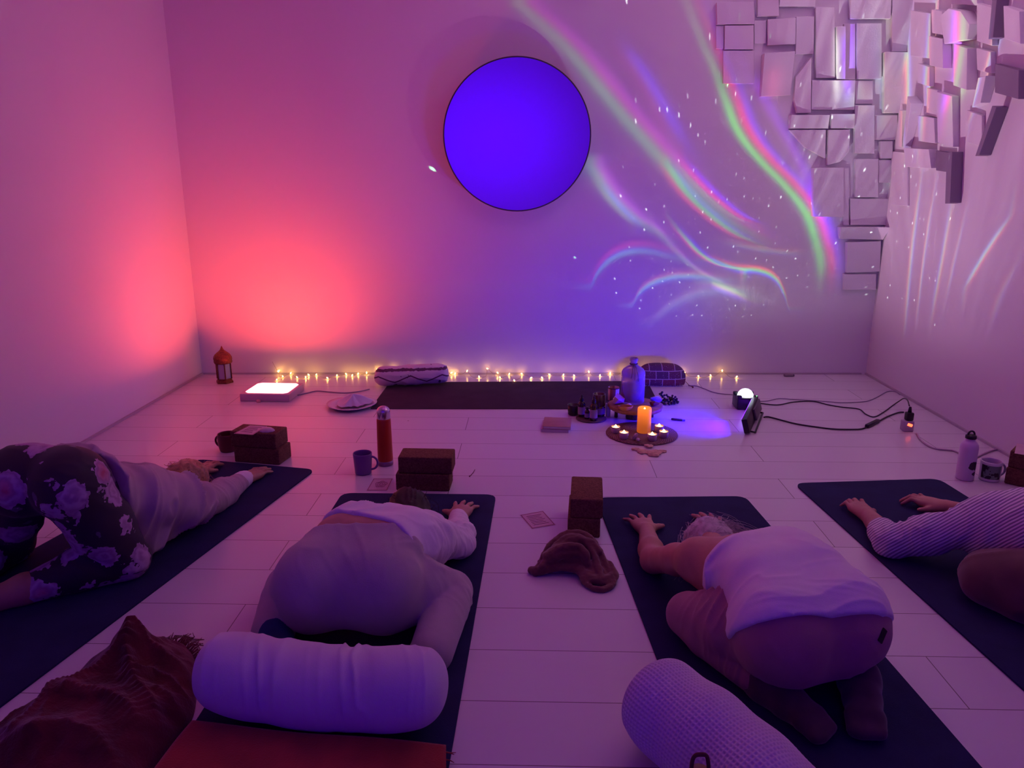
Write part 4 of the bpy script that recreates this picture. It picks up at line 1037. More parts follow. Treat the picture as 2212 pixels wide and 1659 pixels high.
def person_tank_top():
    e = thing('person', 'grey-haired person in child pose, white sleeveless top, dusky pink trousers, both arms stretched ahead', 'person', (.70, 1.8, MATZ))
    sd = (.94, .34, 0)
    T = [((.705, 1.745, .198), .080, .094), ((.690, 1.865, .232), .070, .080), ((.672, 1.975, .212), .074, .083), ((.640, 2.085, .176), .088, .074), ((.605, 2.155, .150), .108, .054)]
    lb, rb = (.628, 1.700, .180), (.792, 1.757, .180)
    but = [ell(lb, (.110, .112, .108), .04), ell(rb, (.110, .112, .108), .04)]
    hd, L = head_prims((.615, 2.395, .058), (0, .25, -1), (-.1, 1, .1), .92)
    kL, aL = (.460, 1.965, .072), (.600, 1.695, .042); kR, aR = (.855, 2.02, .072), (.840, 1.715, .042)
    body = torso(T, sd)+but+hd+[cone((.60, 2.18, .145), (.605, 2.34, .10), .050, .048, .03)]
    body += limb((.635, 1.725, .165), kL, aL, .088, .056, .035, .008, .02)+limb((.785, 1.775, .165), kR, aR, .088, .056, .035, .008, .02)
    sL, sR = (.505, 2.105, .178), (.705, 2.175, .165)
    body += [cone(T[3][0], sL, .07, .056, .04), cone(T[3][0], sR, .07, .056, .04)]
    eL, wL = (.412, 2.335, .050), (.428, 2.600, .036)
    body += limb(sL, eL, wL, .050, .041, .027, .003, .02)+limb(sR, (.77, 2.38, .050), (.690, 2.61, .034), .048, .038, .025, .003, .02)
    body += [cone((.56, 2.03, .15), sL, .06, .05, .04)]
    body += hand(wL, -.08, 1, ZB, spread=1.5)+hand((.690, 2.615, .034), -.06, -1, ZB, spread=1.3)
    fL, fR = foot(aL, 2.62, ZB), foot(aR, 3.42, ZB)
    part('body', sdf(body+fL+fR, .0055, zmin=ZB), SKIN_C, e)
    pink = cloth_mat('pink_trouser_cloth', (.40, .20, .24), var=.06)
    pants = [ell(lb, (.120, .122, .118), .04), ell(rb, (.122, .122, .118), .04)]+torso(T[:2], sd, .009)
    pants += limb((.63, 1.73, .165), kL, (.590, 1.715, .048), .100, .066, .052, .012, .02, .006)+limb((.785, 1.775, .165), kR, (.845, 1.75, .048), .100, .068, .052, .012, .02, .006)
    pants += [cone((.66, 1.685, .120), (.76, 1.72, .120), .06, .06, .04)]
    def dp(V):
        h = np.exp(-(((V-A3((.52, 1.86, .17)))/(.07, .09, .10))**2).sum(1)); a = np.exp(-(((V-A3((.56, 1.76, .05)))/(.08, .09, .08))**2).sum(1))
        return folds(V, (-.6, .75, .1), 36, .018, .16, .4, h)+folds(V, (-.5, .8, 0), 55, .012, .22, .3, a)+folds(V, (1, .2, .5), 22, .003, .3)
    tr = part('trousers', sdf(pants, .006, cuts=[((.69, 1.90, .27), (-.2, .93, .15), .17)], zmin=ZB+.001), pink, e, dp)
    white = cloth_mat('white_tank_cloth', (.80, .76, .84), var=.03)
    tk = torso(T[:4]+[((.61, 2.15, .155), .09, .06)], sd, .020)+[ell(lb, (.122, .125, .130), .05), ell(rb, (.125, .125, .130), .05)]
    tk += [cone((.66, 1.97, .17), (.62, 2.03, .13), .10, .09, .05)]
    def ds(V):
        l = np.exp(-(((V-A3((.53, 1.93, .22)))/(.10, .12, .12))**2).sum(1)); hem = np.exp(-((V[:, 1]-.34*(V[:, 0]-.7)-1.70)/.04)**2)
        return folds(V, (-.5, .8, .25), 34, .017, .14, .5, l)+folds(V, (-.3, .9, .3), 26, .005, .16, .5)+folds(V, (.1, .9, .4), 60, .003, .06, .3, hem)
    part('tank_top', sdf(tk, .0055, cuts=[((.625, 2.055, .25), (-.55, .83, .02)), ((.71, 1.655, .262), (.10, -.74, -.66))], zmin=ZB+.002), white, e, ds)
    sk = mat('plum_sock', (.075, .04, .06), .9, var=.25, sheen=.3)
    grow = lambda L_, a: [('c', p[1], p[2], p[3]+a, p[4]+a, p[5]) for p in L_]
    part('sock', sdf(grow(fL, .005)+[cone(aL, (.567, 1.755, .05), .043, .047)], .006, zmin=ZB), sk, e)
    part('sock', sdf(grow(fR, .005)+[cone(aR, (.846, 1.78, .05), .043, .047)], .006, zmin=ZB), sk, e)
    co = np.empty(3*len(tr.data.vertices), np.float32); tr.data.vertices.foreach_get('co', co); co = co.reshape(-1, 3)+A3(e.location)
    ry = A3(ray(1912, 1378)); ry /= np.linalg.norm(ry); dv = co-A3(_C); tt = dv @ ry; off = np.linalg.norm(dv-tt[:, None]*ry, axis=1)
    near = np.where(off < .008)[0]; iv = near[np.argmin(tt[near])]; nrm = tr.data.vertices[int(iv)].normal.copy()
    mb = MB(); mb.box((0, 0, 0), (.036, .017, .004), .0015)
    o = mb.build('pocket_tab', mat('black_tab', (.01, .008, .012), .7), e); o.location = Vector(co[iv])-Vector(e.location)+nrm*.001
    o.rotation_euler = (nrm.to_track_quat('Z', 'Y') @ Matrix.Rotation(.75, 3, 'Z').to_quaternion()).to_euler()
    hm = mat('silver_hair', (.48, .42, .44), .5, sheen=.3, var=.3, vscale=60)
    cap = [ell(L(0, -.014, .03), (.082, .080, .086), .02), ell(L(.01, -.035, -.03), (.080, .055, .068), .03)]
    V, F = sdf(cap, .006, zmin=ZB)
    V = V+vnormals(V, F)*folds(V, (1, .2, 0), 60, .006, .2)[:, None]
    V[:, 2] = np.maximum(V[:, 2], MATZ+.0008); mb = MB(); mb.add(V-A3(e.location), F); roots = [tuple(q-A3(e.location)) for q in V[::29] if q[2] > .06]
    tips = [(-.20+.012*math.sin(i*3), .52+.03*math.cos(i*7), .02) for i in range(8)] + [(.04+.014*i, .70-.010*i, .05+.004*(i % 4)) for i in range(8)] + [(-.19, .46, .03), (-.17, .42, .04)]
    strands(mb, roots, tips, 420, .0007, .016, .014, 5)
    mb.build('hair', hm, e)

def person_striped():
    e = thing('person', 'person in a striped long-sleeved shirt and brown trousers bowing over the rightmost mat', 'person', (1.62, 2.2, MATZ))
    sd = (.97, .22, 0)
    T = [((1.75, 2.00, .20), .085, .10), ((1.71, 2.12, .252), .078, .085), ((1.675, 2.24, .240), .082, .092), ((1.635, 2.36, .198), .095, .08), ((1.615, 2.44, .165), .11, .056)]
    lb, rb = (1.665, 1.96, .185), (1.835, 2.00, .185)
    hd, L = head_prims((1.705, 2.59, .070), (0, .25, -1), (0, 1, .1), .92)
    kL, aL = (1.425, 2.185, .075), (1.62, 1.89, .042); kR, aR = (1.92, 2.24, .075), (1.85, 1.93, .042)
    body = torso(T, sd)+[ell(lb, (.112, .115, .11), .04), ell(rb, (.112, .115, .11), .04)]+hd+[cone((1.62, 2.44, .15), (1.685, 2.54, .10), .050, .048, .03)]
    body += limb((1.665, 1.98, .17), kL, aL, .088, .058, .035, .008, .02)+limb((1.82, 2.01, .17), kR, aR, .088, .058, .035, .008, .02)
    sL, sR = (1.505, 2.37, .182), (1.725, 2.44, .170)
    eL, wL = (1.268, 2.490, .052), (1.298, 2.755, .036); eR, wR = (1.785, 2.64, .050), (1.640, 2.840, .036)
    body += [cone(T[3][0], sL, .07, .056, .04), cone(T[3][0], sR, .07, .056, .04)]
    body += limb(sL, eL, wL, .052, .042, .028, .004)+limb(sR, eR, wR, .050, .038, .027, .004)
    body += hand(wL, -.06, 1, ZB, curl=.55, spread=.8, lift=.006)+hand(wR, -.85, -1, ZB, curl=.6, spread=.8, lift=.008)
    part('body', sdf(body+foot(aL, 2.7, ZB)+foot(aR, 3.4, ZB), .0055, zmin=ZB), SKIN_D, e)
    brown = cloth_mat('brown_trouser_cloth', (.155, .085, .075), var=.15, sheen=.4)
    pants = [ell(lb, (.122, .125, .12), .04), ell(rb, (.122, .125, .12), .04)]+torso(T[:2], sd, .010)
    pants += limb((1.665, 1.98, .17), kL, (1.61, 1.91, .048), .100, .072, .055, .014, .02, .008)+limb((1.82, 2.01, .17), kR, (1.845, 1.96, .048), .10, .074, .055, .014, .02)
    pants += [cone((1.435, 2.175, .09), (1.60, 2.05, .13), .080, .09, .04)]
    part('trousers', sdf(pants, .007, zmin=ZB+.001), brown, e, lambda V: folds(V, (.4, .8, .3), 22, .006, .25))
    m, t, b = custom('striped_cloth', .85); b.inputs['Sheen Weight'].default_value = .25
    co = t.n('ShaderNodeTexCoord').outputs['Object']
    wv = t.v('ADD', co, t.v('SCALE', t.v('SUBTRACT', t.noise(co, 5.0, 2.0, out=1), (.5, .5, .5)), scale=.012))
    s = t.m('SINE', t.m('MULTIPLY', t.v('DOT_PRODUCT', wv, (-.42, .62, .66)), 2*PI/.0092))
    t.link(t.ramp(t.m('MULTIPLY_ADD', s, .5, .5), [(.30, (.26, .20, .36)), (.62, (.78, .74, .82))]), b.inputs['Base Color'])
    bn = t.n('ShaderNodeBump'); bn.inputs['Strength'].default_value = .3; bn.inputs['Distance'].default_value = .003
    t.link(s, bn.inputs['Height']); t.link(bn.outputs[0], b.inputs['Normal'])
    sh = torso(T, sd, .014)+[cone(T[3][0], sL, .085, .070, .05), cone(T[3][0], sR, .085, .068, .04)]
    wl2 = A3(eL)*.66+A3(wL)*.34
    sh += [cone(sL, A3(sL)*.4+A3(eL)*.6, .068, .060, .03), cone(A3(sL)*.4+A3(eL)*.6, eL, .060, .058, .03), cone(eL, wl2, .058, .053, .02)]
    sh += limb(sR, eR, A3(eR)*.4+A3(wR)*.6, .062, .05, .038, .004)+[cone((1.62, 2.28, .17), (1.56, 2.33, .13), .12, .10, .06)]
    def ds(V):
        ar = (1-soft(V[:, 0], 1.40, 1.50))*(1-soft(V[:, 1], 2.53, 2.57))
        return folds(V, (1, -.2, 0), 42, .008, .22, .5, ar)+folds(V, (.5, .8, .2), 20, .005, .18, .5, soft(V[:, 0], 1.40, 1.50))
    part('striped_shirt', sdf(sh, .0055, cuts=[((1.70, 2.06, .3), (.2, -.95, .1))], zmin=ZB+.001), m, e, ds)
    hm = mat('brown_hair', (.06, .03, .02), .5, var=.4, vscale=60)
    V, F = sdf([ell(L(0, -.025, .03), (.078, .083, .083), .02), ell(L(0, -.05, -.03), (.075, .055, .065), .03)], .007, zmin=ZB)
    V[:, 2] = np.maximum(V[:, 2], MATZ+.0008); mb = MB(); mb.add(V-A3(e.location), F); mb.build('hair', hm, e)
    br = MB(); c = A3(wR)*.72+A3(eR)*.28+A3((0, 0, .002)); dv = Vector(wR)-Vector(eR)
    q = dv.to_track_quat('Z', 'Y'); pts = [Vector(c-A3(e.location))+q @ Vector((.029*math.cos(a), .026*math.sin(a), 0)) for a in np.linspace(0, 2*PI, 20)[:-1]]
    br.tube(pts, .004, 6, closed=True); br.build('bracelet', mat('gold_bracelet', (.6, .4, .2), .4, .6), e)

def floral_mat():
    m, t, b = custom('floral_legging_cloth', .7); b.inputs['Sheen Weight'].default_value = .1
    co = t.n('ShaderNodeTexCoord').outputs['Object']
    wob = t.v('SCALE', t.v('SUBTRACT', t.noise(co, 26.0, 3.0, out=1), (.5, .5, .5)), scale=.045)
    v = t.v('ADD', co, wob)
    vo = t.n('ShaderNodeTexVoronoi', feature='F1'); vo.inputs['Scale'].default_value = 10.5; t.link(v, vo.inputs['Vector'])
    rc = t.xyz(vo.outputs['Color']); dist = vo.outputs['Distance']
    pet = t.m('ADD', dist, t.m('MULTIPLY', t.m('SUBTRACT', t.noise(co, 60.0, 1.0), .5), .35))
    fl = t.m('MULTIPLY', t.m('LESS_THAN', pet, t.m('MULTIPLY_ADD', rc[2], .30, .38)), t.m('GREATER_THAN', rc[0], .14))
    ring = t.m('MULTIPLY_ADD', t.m('SINE', t.m('MULTIPLY', t.m('ADD', dist, t.m('MULTIPLY', t.noise(co, 40.0, 1.0), .3)), 24.0)), .5, .5)
    petal = t.mix(ring, (.36, .19, .38), (.52, .33, .54))
    core = t.mix(t.m('MULTIPLY', t.m('SUBTRACT', .36, dist), 3.0, clamp=True), petal, (.55, .10, .16))
    core = t.mix(t.m('GREATER_THAN', rc[1], .45), petal, core)
    lv = t.n('ShaderNodeTexVoronoi', feature='F1'); lv.inputs['Scale'].default_value = 22.0; t.link(v, lv.inputs['Vector'])
    leaf = t.m('MULTIPLY', t.m('LESS_THAN', lv.outputs['Distance'], .30), t.m('GREATER_THAN', t.xyz(lv.outputs['Color'])[0], .72))
    base = t.mix(leaf, (.022, .016, .030), (.13, .11, .17))
    t.link(t.mix(fl, base, core), b.inputs['Base Color']); return m
def person_floral():
    e = thing('person', 'person kneeling with hips raised, floral leggings, pale loose top, long fair hair, arms reaching forward', 'person', (-1.42, 2.4, MATZ))
    sd = (.98, -.18, 0)
    T = [((-1.505, 2.21, .372), .058, .092), ((-1.470, 2.33, .262), .058, .080), ((-1.430, 2.45, .205), .072, .084), ((-1.402, 2.56, .160), .086, .078), ((-1.385, 2.635, .130), .105, .054)]
    lb, rb = (-1.596, 2.195, .372), (-1.424, 2.170, .372)
    hd, L = head_prims((-1.385, 2.82, .086), (0, .25, -1), (.1, 1, .1), .92)
    kN, aN = (-1.340, 2.270, .066), (-1.570, 2.095, .045); kF, aF = (-1.800, 2.37, .066), (-1.86, 2.10, .045)
    body = torso([(T[0][0], .050, .080)]+T[1:], sd)+[ell(lb, (.096, .106, .100), .015), ell(rb, (.096, .106, .100), .015)]+hd+[cone((-1.385, 2.65, .125), (-1.385, 2.76, .10), .048, .046, .03)]
    body += limb(rb, kN, aN, .080, .056, .036, .006, .012)+limb(lb, kF, aF, .074, .056, .036, .006, .012)
    sN, sF = (-1.285, 2.55, .145), (-1.500, 2.595, .145)
    eN, wN = (-1.262, 2.785, .055), (-1.236, 3.065, .034); eF, wF = (-1.515, 2.88, .055), (-1.494, 3.135, .034)
    body += [cone(T[3][0], sN, .07, .055, .04), cone(T[3][0], sF, .07, .055, .04)]
    body += limb(sN, eN, wN, .050, .038, .025, .004)+limb(sF, eF, wF, .050, .038, .025, .004)
    body += hand(wN, .22, -1, ZB, spread=.7)+hand(wF, .20, 1, ZB, spread=.9, curl=.2)
    part('body', sdf(body+foot(aN, 4.15, ZB)+foot(aF, 3.6, ZB), .0055, zmin=ZB), SKIN_A, e)
    leg = [ell(lb, (.110, .118, .112), .025), ell(rb, (.110, .118, .112), .025)]+torso(T[:2], sd, .008)
    leg += [cone(rb, A3(rb)*.45+A3(kN)*.55, .098, .096, .012), cone(A3(rb)*.45+A3(kN)*.55, kN, .096, .074, .02), cone(kN, (-1.45, 2.19, .070), .074, .070, .01), cone((-1.45, 2.19, .070), (-1.555, 2.105, .05), .070, .048, .02)]
    leg += [cone(lb, A3(lb)*.45+A3(kF)*.55, .090, .082, .012), cone(A3(lb)*.45+A3(kF)*.55, kF, .082, .070, .02), cone(kF, (-1.805, 2.24, .070), .074, .070, .02), cone((-1.805, 2.24, .070), (-1.835, 2.12, .05), .068, .046, .02)]
    part('leggings', sdf(leg, .006, cuts=[((-1.46, 2.34, .31), (.1, .8, -.55), .20)], zmin=ZB+.001), floral_mat(), e, lambda V: folds(V, (.2, .4, .9), 30, .003, .3))
    top = cloth_mat('pale_top_cloth', (.46, .36, .42), var=.06)
    sh = torso([((-1.465, 2.265, .330), .066, .092)]+T[1:], sd, .016)+[cone(T[3][0], sN, .082, .062, .04), cone(T[3][0], sF, .082, .062, .04)]
    sh += limb(sN, eN, A3(wN)-(0, .03, 0), .068, .054, .034, .006)+limb(sF, eF, A3(wF)-(0, .03, 0), .064, .05, .034, .004)
    # hem hanging towards the mat
    sh += [cone((-1.43, 2.34, .25), (-1.375, 2.43, .075), .095, .070, .05), cone((-1.48, 2.36, .25), (-1.49, 2.43, .09), .10, .07, .05), cone((-1.375, 2.43, .075), (-1.49, 2.43, .09), .066, .066, .05), cone((-1.42, 2.48, .17), (-1.375, 2.50, .09), .10, .08, .05)]
    def ds(V):
        w = 1-soft(V[:, 1], 2.62, 2.75); ar = soft(V[:, 1], 2.62, 2.75)
        return folds(V, (.35, .75, -.45), 17, .026, .10, .6, w)+folds(V, (.6, .6, -.3), 38, .006, .10, .6, w)+folds(V, (.1, 1, 0), 46, .007, .25, .5, ar)
    part('loose_top', sdf(sh, .006, cuts=[((-1.455, 2.285, .36), (-.1, -.92, -.12))], zmin=ZB+.001), top, e, ds)
    cm = cloth_mat('white_cuff_cloth', (.78, .74, .82), var=.03)
    for a, b in ((eN, wN), (eF, wF)):
        d = (A3(b)-A3(a))/np.linalg.norm(A3(b)-A3(a))
        part('cuff', sdf([cone(A3(b)-d*.055, A3(b)-d*.006, .040, .036, .01)], .005, zmin=ZB), cm, e, lambda V: folds(V, d, 60, .004, .2))
    hm = mat('fair_hair', (.36, .19, .09), .45, sheen=.2, var=.4, vscale=60)
    V, F = sdf([ell(L(0, -.025, .03), (.079, .083, .083), .02), ell(L(0, -.05, -.03), (.078, .055, .07), .03), cone(L(0, -.06, 0), L(.04, -.05, -.10), .05, .045, .03)], .006, zmin=ZB)
    V = V+vnormals(V, F)*folds(V, (1, .5, 0), 70, .007, .2)[:, None]
    V[:, 2] = np.maximum(V[:, 2], MATZ+.0008); mb = MB(); mb.add(V-A3(e.location), F); roots = [tuple(q-A3(e.location)) for q in V[::31] if q[2] > .07]
    tips = [(.13+.015*math.sin(i*5), .30+.02*i, .012) for i in range(8)]+[(-.03+.02*i, .50+.01*(i % 3), .02) for i in range(6)]
    strands(mb, roots, tips, 320, .0008, .03, .012, 9)
    mb.build('hair', hm, e)
person_grey_trousers(); person_tank_top(); person_striped(); person_floral()

# ------------------------------------------------------------------ white relief tiles climbing the corner
tile_m = mat('relief_tile_white', (.78, .75, .78), .7, bump=.08, bscale=120)
def Zc(x, y): return 1480+x/2.514, y/2.514
def tile(poly, depth, tilt, label, wall='b', curl=0.0):
    """poly: outline in close-up coordinates of the corner; stands depth off the wall"""
    pr = PB if wall == 'b' else PR
    pts = [pr(*Zc(*q)) for q in poly]; c = sum(pts, Vector())/len(pts)
    nrm = Vector((BACK_B, -1, 0)).normalized() if wall == 'b' else Vector((-1, 0, 0))
    ax = Vector((1, BACK_B, 0)).normalized() if wall == 'b' else Vector((0, -1, 0))
    up = Vector((0, 0, 1)); L = [((p-c).dot(ax), (p-c).dot(up)) for p in pts]
    mx, my = sum(l[0] for l in L)/len(L), sum(l[1] for l in L)/len(L); L = [(mx+(x-mx)*.985, my+(y-my)*.985) for x, y in L]
    xs = [l[0] for l in L]; ys = [l[1] for l in L]; sx = max(xs)-min(xs)+1e-6; sy = max(ys)-min(ys)+1e-6
    bm = bmesh.new(); vs = [bm.verts.new((x, y, 0)) for x, y in L]; f = bm.faces.new(vs); f.normal_update()
    if f.normal.z < 0: bmesh.ops.reverse_faces(bm, faces=[f])
    r = bmesh.ops.extrude_face_region(bm, geom=[f])
    tv = [v for v in r['geom'] if isinstance(v, bmesh.types.BMVert)]
    for v in tv: v.co.z += depth*(1+tilt[0]*v.co.x/sx*2+tilt[1]*v.co.y/sy*2)
    bmesh.ops.recalc_face_normals(bm, faces=bm.faces[:])
    bmesh.ops.bevel(bm, geom=[e for e in bm.edges], offset=.0015, segments=1, affect='EDGES')
    me = bpy.data.meshes.new('relief_tile'); bm.to_mesh(me); bm.free(); me.materials.append(mat('relief_strip_shade', (.26, .20, .28), .7) if 'dark strip' in label else tile_m)  # shadow gaps beside the tiles are painted as dark grey strips
    o = bpy.data.objects.new('relief_tile', me); COL.objects.link(o)
    M = Matrix((ax, up, nrm)).transposed().to_4x4(); M.translation = c+nrm*.0008; o.matrix_world = M
    o.location = M.to_translation(); o.rotation_euler = M.to_euler()
    tag(o, label, 'wall tile', 'white tiles of the corner relief'); return o
def rc(x0, y0, x1, y1, sk=0): return [(x0, y1+sk), (x1, y1), (x1, y0), (x0, y0+sk)]
W1 = [
 (rc(165, 15, 368, 138), .030, (.1, -.2), 'white tile at the far left of the relief, in its top row'),
 (rc(165, 142, 206, 268), .012, (0, 0), 'narrow white tile at the relief left edge, under the far left top tile'),
 (rc(208, 142, 365, 272), .028, (.1, .1), 'square white tile below the far left top tile of the relief'),
 (rc(200, 277, 370, 458), .024, (0, -.1), 'tall white tile at the relief left edge, third down from the top'),
 (rc(385, -30, 498, 94), .034, (.2, 0), 'white tile cut by the top of the picture, second from the relief left edge'),
 (rc(372, 112, 436, 240), .014, (0, 0), 'thin white tile left of the small square tile, second row of the relief'),
 (rc(440, 104, 588, 246, 6), .036, (.2, .1), 'small square white tile in the second row of the relief'),
 ([(400, 530), (566, 520), (584, 282), (412, 298)], .045, (-.2, .3), 'large pinkish-lit tile tilting outwards, lower left of the relief'),
 (rc(594, 94, 690, 298), .026, (.2, .2), 'white tile right of the small square tile in the relief'),
 (rc(500, -60, 700, 40), .040, (-.2, .3), 'wide white tile cut by the top of the picture, bulging over the square tile'),
 (rc(700, 42, 800, 430), .034, (.2, 0), 'tallest narrow white tile left of the bright green-lit edge'),
 (rc(806, 150, 852, 436), .052, (.1, .1), 'rough-faced narrow tile lit pale green along its length'),
 (rc(856, 130, 918, 436), .018, (0, 0), 'slim tile washed blue right of the green-lit tile'),
 (rc(884, -40, 1104, 108), .040, (0, .2), 'broad white tile at the top, above the blue-washed slim tile'),
 (rc(922, 128, 1058, 434), .024, (.1, 0), 'tall violet-grey tile right of the blue-washed slim tile'),
 (rc(1064, 286, 1238, 618), .036, (-.2, .2), 'large tall tile beside the room corner in the middle of the relief'),
 (rc(1112, -40, 1238, 286), .026, (0, 0), 'tall tile beside the room corner at the top of the relief'),
 ([(668, 618), (600, 618), (582, 540), (590, 420), (668, 316)], .040, (.3, .2), 'tile with a rounded left edge below the second row of the relief'),
 (rc(672, 440, 908, 600), .042, (0, .2), 'broad tile catching a pale glow under the green-lit tile'),
 (rc(918, 440, 1014, 566), .016, (0, 0), 'dark recessed tile between the two broad middle tiles'),
 (rc(558, 628, 768, 700), .046, (0, .3), 'low wide tile with a small rainbow patch, middle of the relief'),
 (rc(778, 622, 902, 700), .050, (.1, .1), 'bright square tile right of the rainbow-patched low tile'),
 ([(640, 800), (752, 862), (754, 706), (556, 706)], .030, (.2, .1), 'triangular tile under the rainbow-patched low tile'),
 ([(762, 900), (830, 880), (878, 822), (878, 706), (764, 706)], .038, (.1, .2), 'tile with a clipped lower corner under the bright square tile'),
 (rc(908, 572, 1016, 836), .034, (0, 0), 'tall lavender tile at the centre right of the relief'),
 (rc(1020, 626, 1146, 762), .018, (0, .1), 'square tile by the room corner under the large tall tile'),
 (rc(1048, 768, 1114, 862), .030, (.1, 0), 'small tile by the room corner, below the square one'),
 ([(850, 1180), (678, 1176), (682, 910), (852, 908)], .046, (-.3, -.2), 'large tile at the lower left end of the relief, meeting the green ribbon of light'),
 (rc(854, 910, 884, 1224), .016, (0, 0), 'thin upright strip right of the large lower pinkish tile'),
 (rc(914, 862, 1038, 1072), .028, (.1, .1), 'tall pale tile below the lavender tile, lower part of the relief'),
 (rc(1042, 868, 1114, 994), .020, (0, 0), 'tile by the room corner, lowest of the corner column'),
 (rc(888, 1078, 1098, 1222), .024, (0, -.1), 'wide pale tile just above the curled strip'),
 ([(828, 1296), (1060, 1300), (1084, 1230), (822, 1230)], .055, (.2, .4), 'curled strip of board jutting out above the last two tiles'),
 (rc(866, 1306, 1050, 1474, 6), .034, (-.1, .2), 'square tile second from the bottom of the relief'),
 (rc(852, 1486, 1028, 1572), .026, (0, 0), 'lowest tile of the relief, above the floor corner'),
]
for a in W1: tile(*a)
W2 = [
 ([(1205, 800), (1228, 805), (1296, 560), (1262, 520)], .050, (.3, .2), 'slanted shard lit icy blue on the right wall'),
 (rc(1290, 362, 1356, 470, -20), .030, (0, 0), 'small upright tile on the right wall, left of the green dot of light'),
 (rc(1362, 210, 1450, 372, -16), .044, (.2, .1), 'upright tile on the right wall just below the green dot'),
 (rc(1296, 640, 1388, 780, -14), .034, (0, .1), 'tile low on the right wall next to the corner column'),
 (rc(1330, 490, 1394, 640, -16), .022, (.1, 0), 'tall tile in the second column of the right wall'),
 (rc(1376, 60, 1440, 190, -10), .040, (.1, .1), 'tile beside the magenta rounded tile on the right wall'),
 ([(1452, 240), (1590, 216), (1612, 130), (1570, 60), (1500, 44), (1448, 84)], .060, (.1, .2), 'large rounded tile glowing magenta at the upper right'),
 (rc(1500, 262, 1590, 490, -26), .048, (.2, 0), 'tall tile under the magenta rounded tile'),
 (rc(1404, 520, 1490, 800, -24), .036, (0, .1), 'long tile in the middle of the right wall'),
 (rc(1232, 810, 1370, 915, -8), .042, (0, .2), 'low broad tile at the bottom of the right wall relief, by the corner'),
 (rc(1380, 830, 1476, 940, -14), .020, (.1, 0), 'small square tile low on the right wall, left of the hanging dark strip'),
 (rc(1616, 40, 1702, 250, -26), .030, (0, 0), 'tall tile right of the magenta rounded tile'),
 (rc(1774, 60, 1870, 240, -30), .040, (.1, .1), 'broad tile at the right edge of the picture, second row'),
 ([(1600, 584), (1656, 560), (1700, 410), (1650, 420)], .050, (.1, .1), 'leaf-shaped slanted tile on the right wall'),
 (rc(1546, 626, 1630, 800, -30), .016, (0, 0), 'flat tile above the rainbow streak on the right wall'),
 (rc(1714, 380, 1860, 540, -36), .034, (.2, 0), 'broad tile at the right edge of the picture, above the slanting dark strip'),
 (rc(1612, 280, 1690, 400, -20), .026, (0, .1), 'short tile between the tall right tile and the leaf-shaped one'),
 ([(1472, 1108), (1500, 1104), (1512, 822), (1482, 826)], .060, (0, 0), 'long dark strip of painted shade hanging lowest on the right wall'),
 ([(1640, 850), (1662, 845), (1760, 580), (1736, 572)], .060, (0, 0), 'slanting dark strip of painted shade on the right wall'),
 ([(1714, 215), (1740, 205), (1762, -10), (1736, -10)], .060, (0, 0), 'upright dark strip of painted shade at the top right'),
 (rc(1130, 826, 1220, 1120, -6), .012, (0, 0), 'long pale tile right of the room corner, reaching lowest'),
 (rc(1184, 600, 1204, 800, -4), .028, (.1, 0), 'narrow tile right of the room corner at mid height'),
 (rc(1246, 70, 1360, 320, -16), .026, (.1, 0), 'tall pale tile right of the room corner in the top row'),
 (rc(1480, -60, 1620, 30, -8), .036, (0, .2), 'tile cut by the top of the picture above the magenta rounded tile'),
]
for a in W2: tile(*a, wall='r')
# ------------------------------------------------------------------ things along the back of the room
def lantern():
    c = P(486, 826, 0); H = hz(481, 747, c.y); r = .052; e = thing('lantern', 'pointed brass lantern with glass panes in the far left corner', 'lantern', (c.x, c.y, .0005))
    br = mat('old_brass', (.16, .055, .03), .5, .5, var=.4, vscale=90, bump=.4, bscale=140); gl = mat('lantern_glass', (.35, .38, .50), .15, spec=.6)
    def hexa(r, z): return [(r*math.cos(PI/3*i+.2), r*math.sin(PI/3*i+.2), z) for i in range(6)]
    mb = MB(); mb.lathe([(0, 0), (r*1.08, 0), (r*1.08, .012), (r*.95, .018), (r*.95, .030), (0, .030)], 6); mb.build('base', br, e, False)
    hb = H*.55
    for i in range(6):
        a = PI/3*i; mb = MB(); mb.tube([(r*.92*math.cos(a), r*.92*math.sin(a), .028), (r*.92*math.cos(a), r*.92*math.sin(a), hb)], .0045, 6); mb.build('post', br, e)
    mb = MB(); mb.lathe([(r*.86, .030), (r*.86, hb)], 6, cap=False); mb.build('glass_panes', gl, e, False)
    mb = MB(); mb.lathe([(0, hb-.004), (r*1.02, hb-.004)]+[(r*q, hb+(H-hb)*w) for q, w in ((1.08, .03), (1.06, .16), (1.10, .20), (1.06, .34), (.90, .48), (.62, .60), (.36, .70), (.20, .79), (.12, .88), (.07, .94))]+[(.0006, H)], 24, wob=lambda a, z: 1+.04*abs(math.sin(a*6))); mb.build('roof', br, e)
lantern()
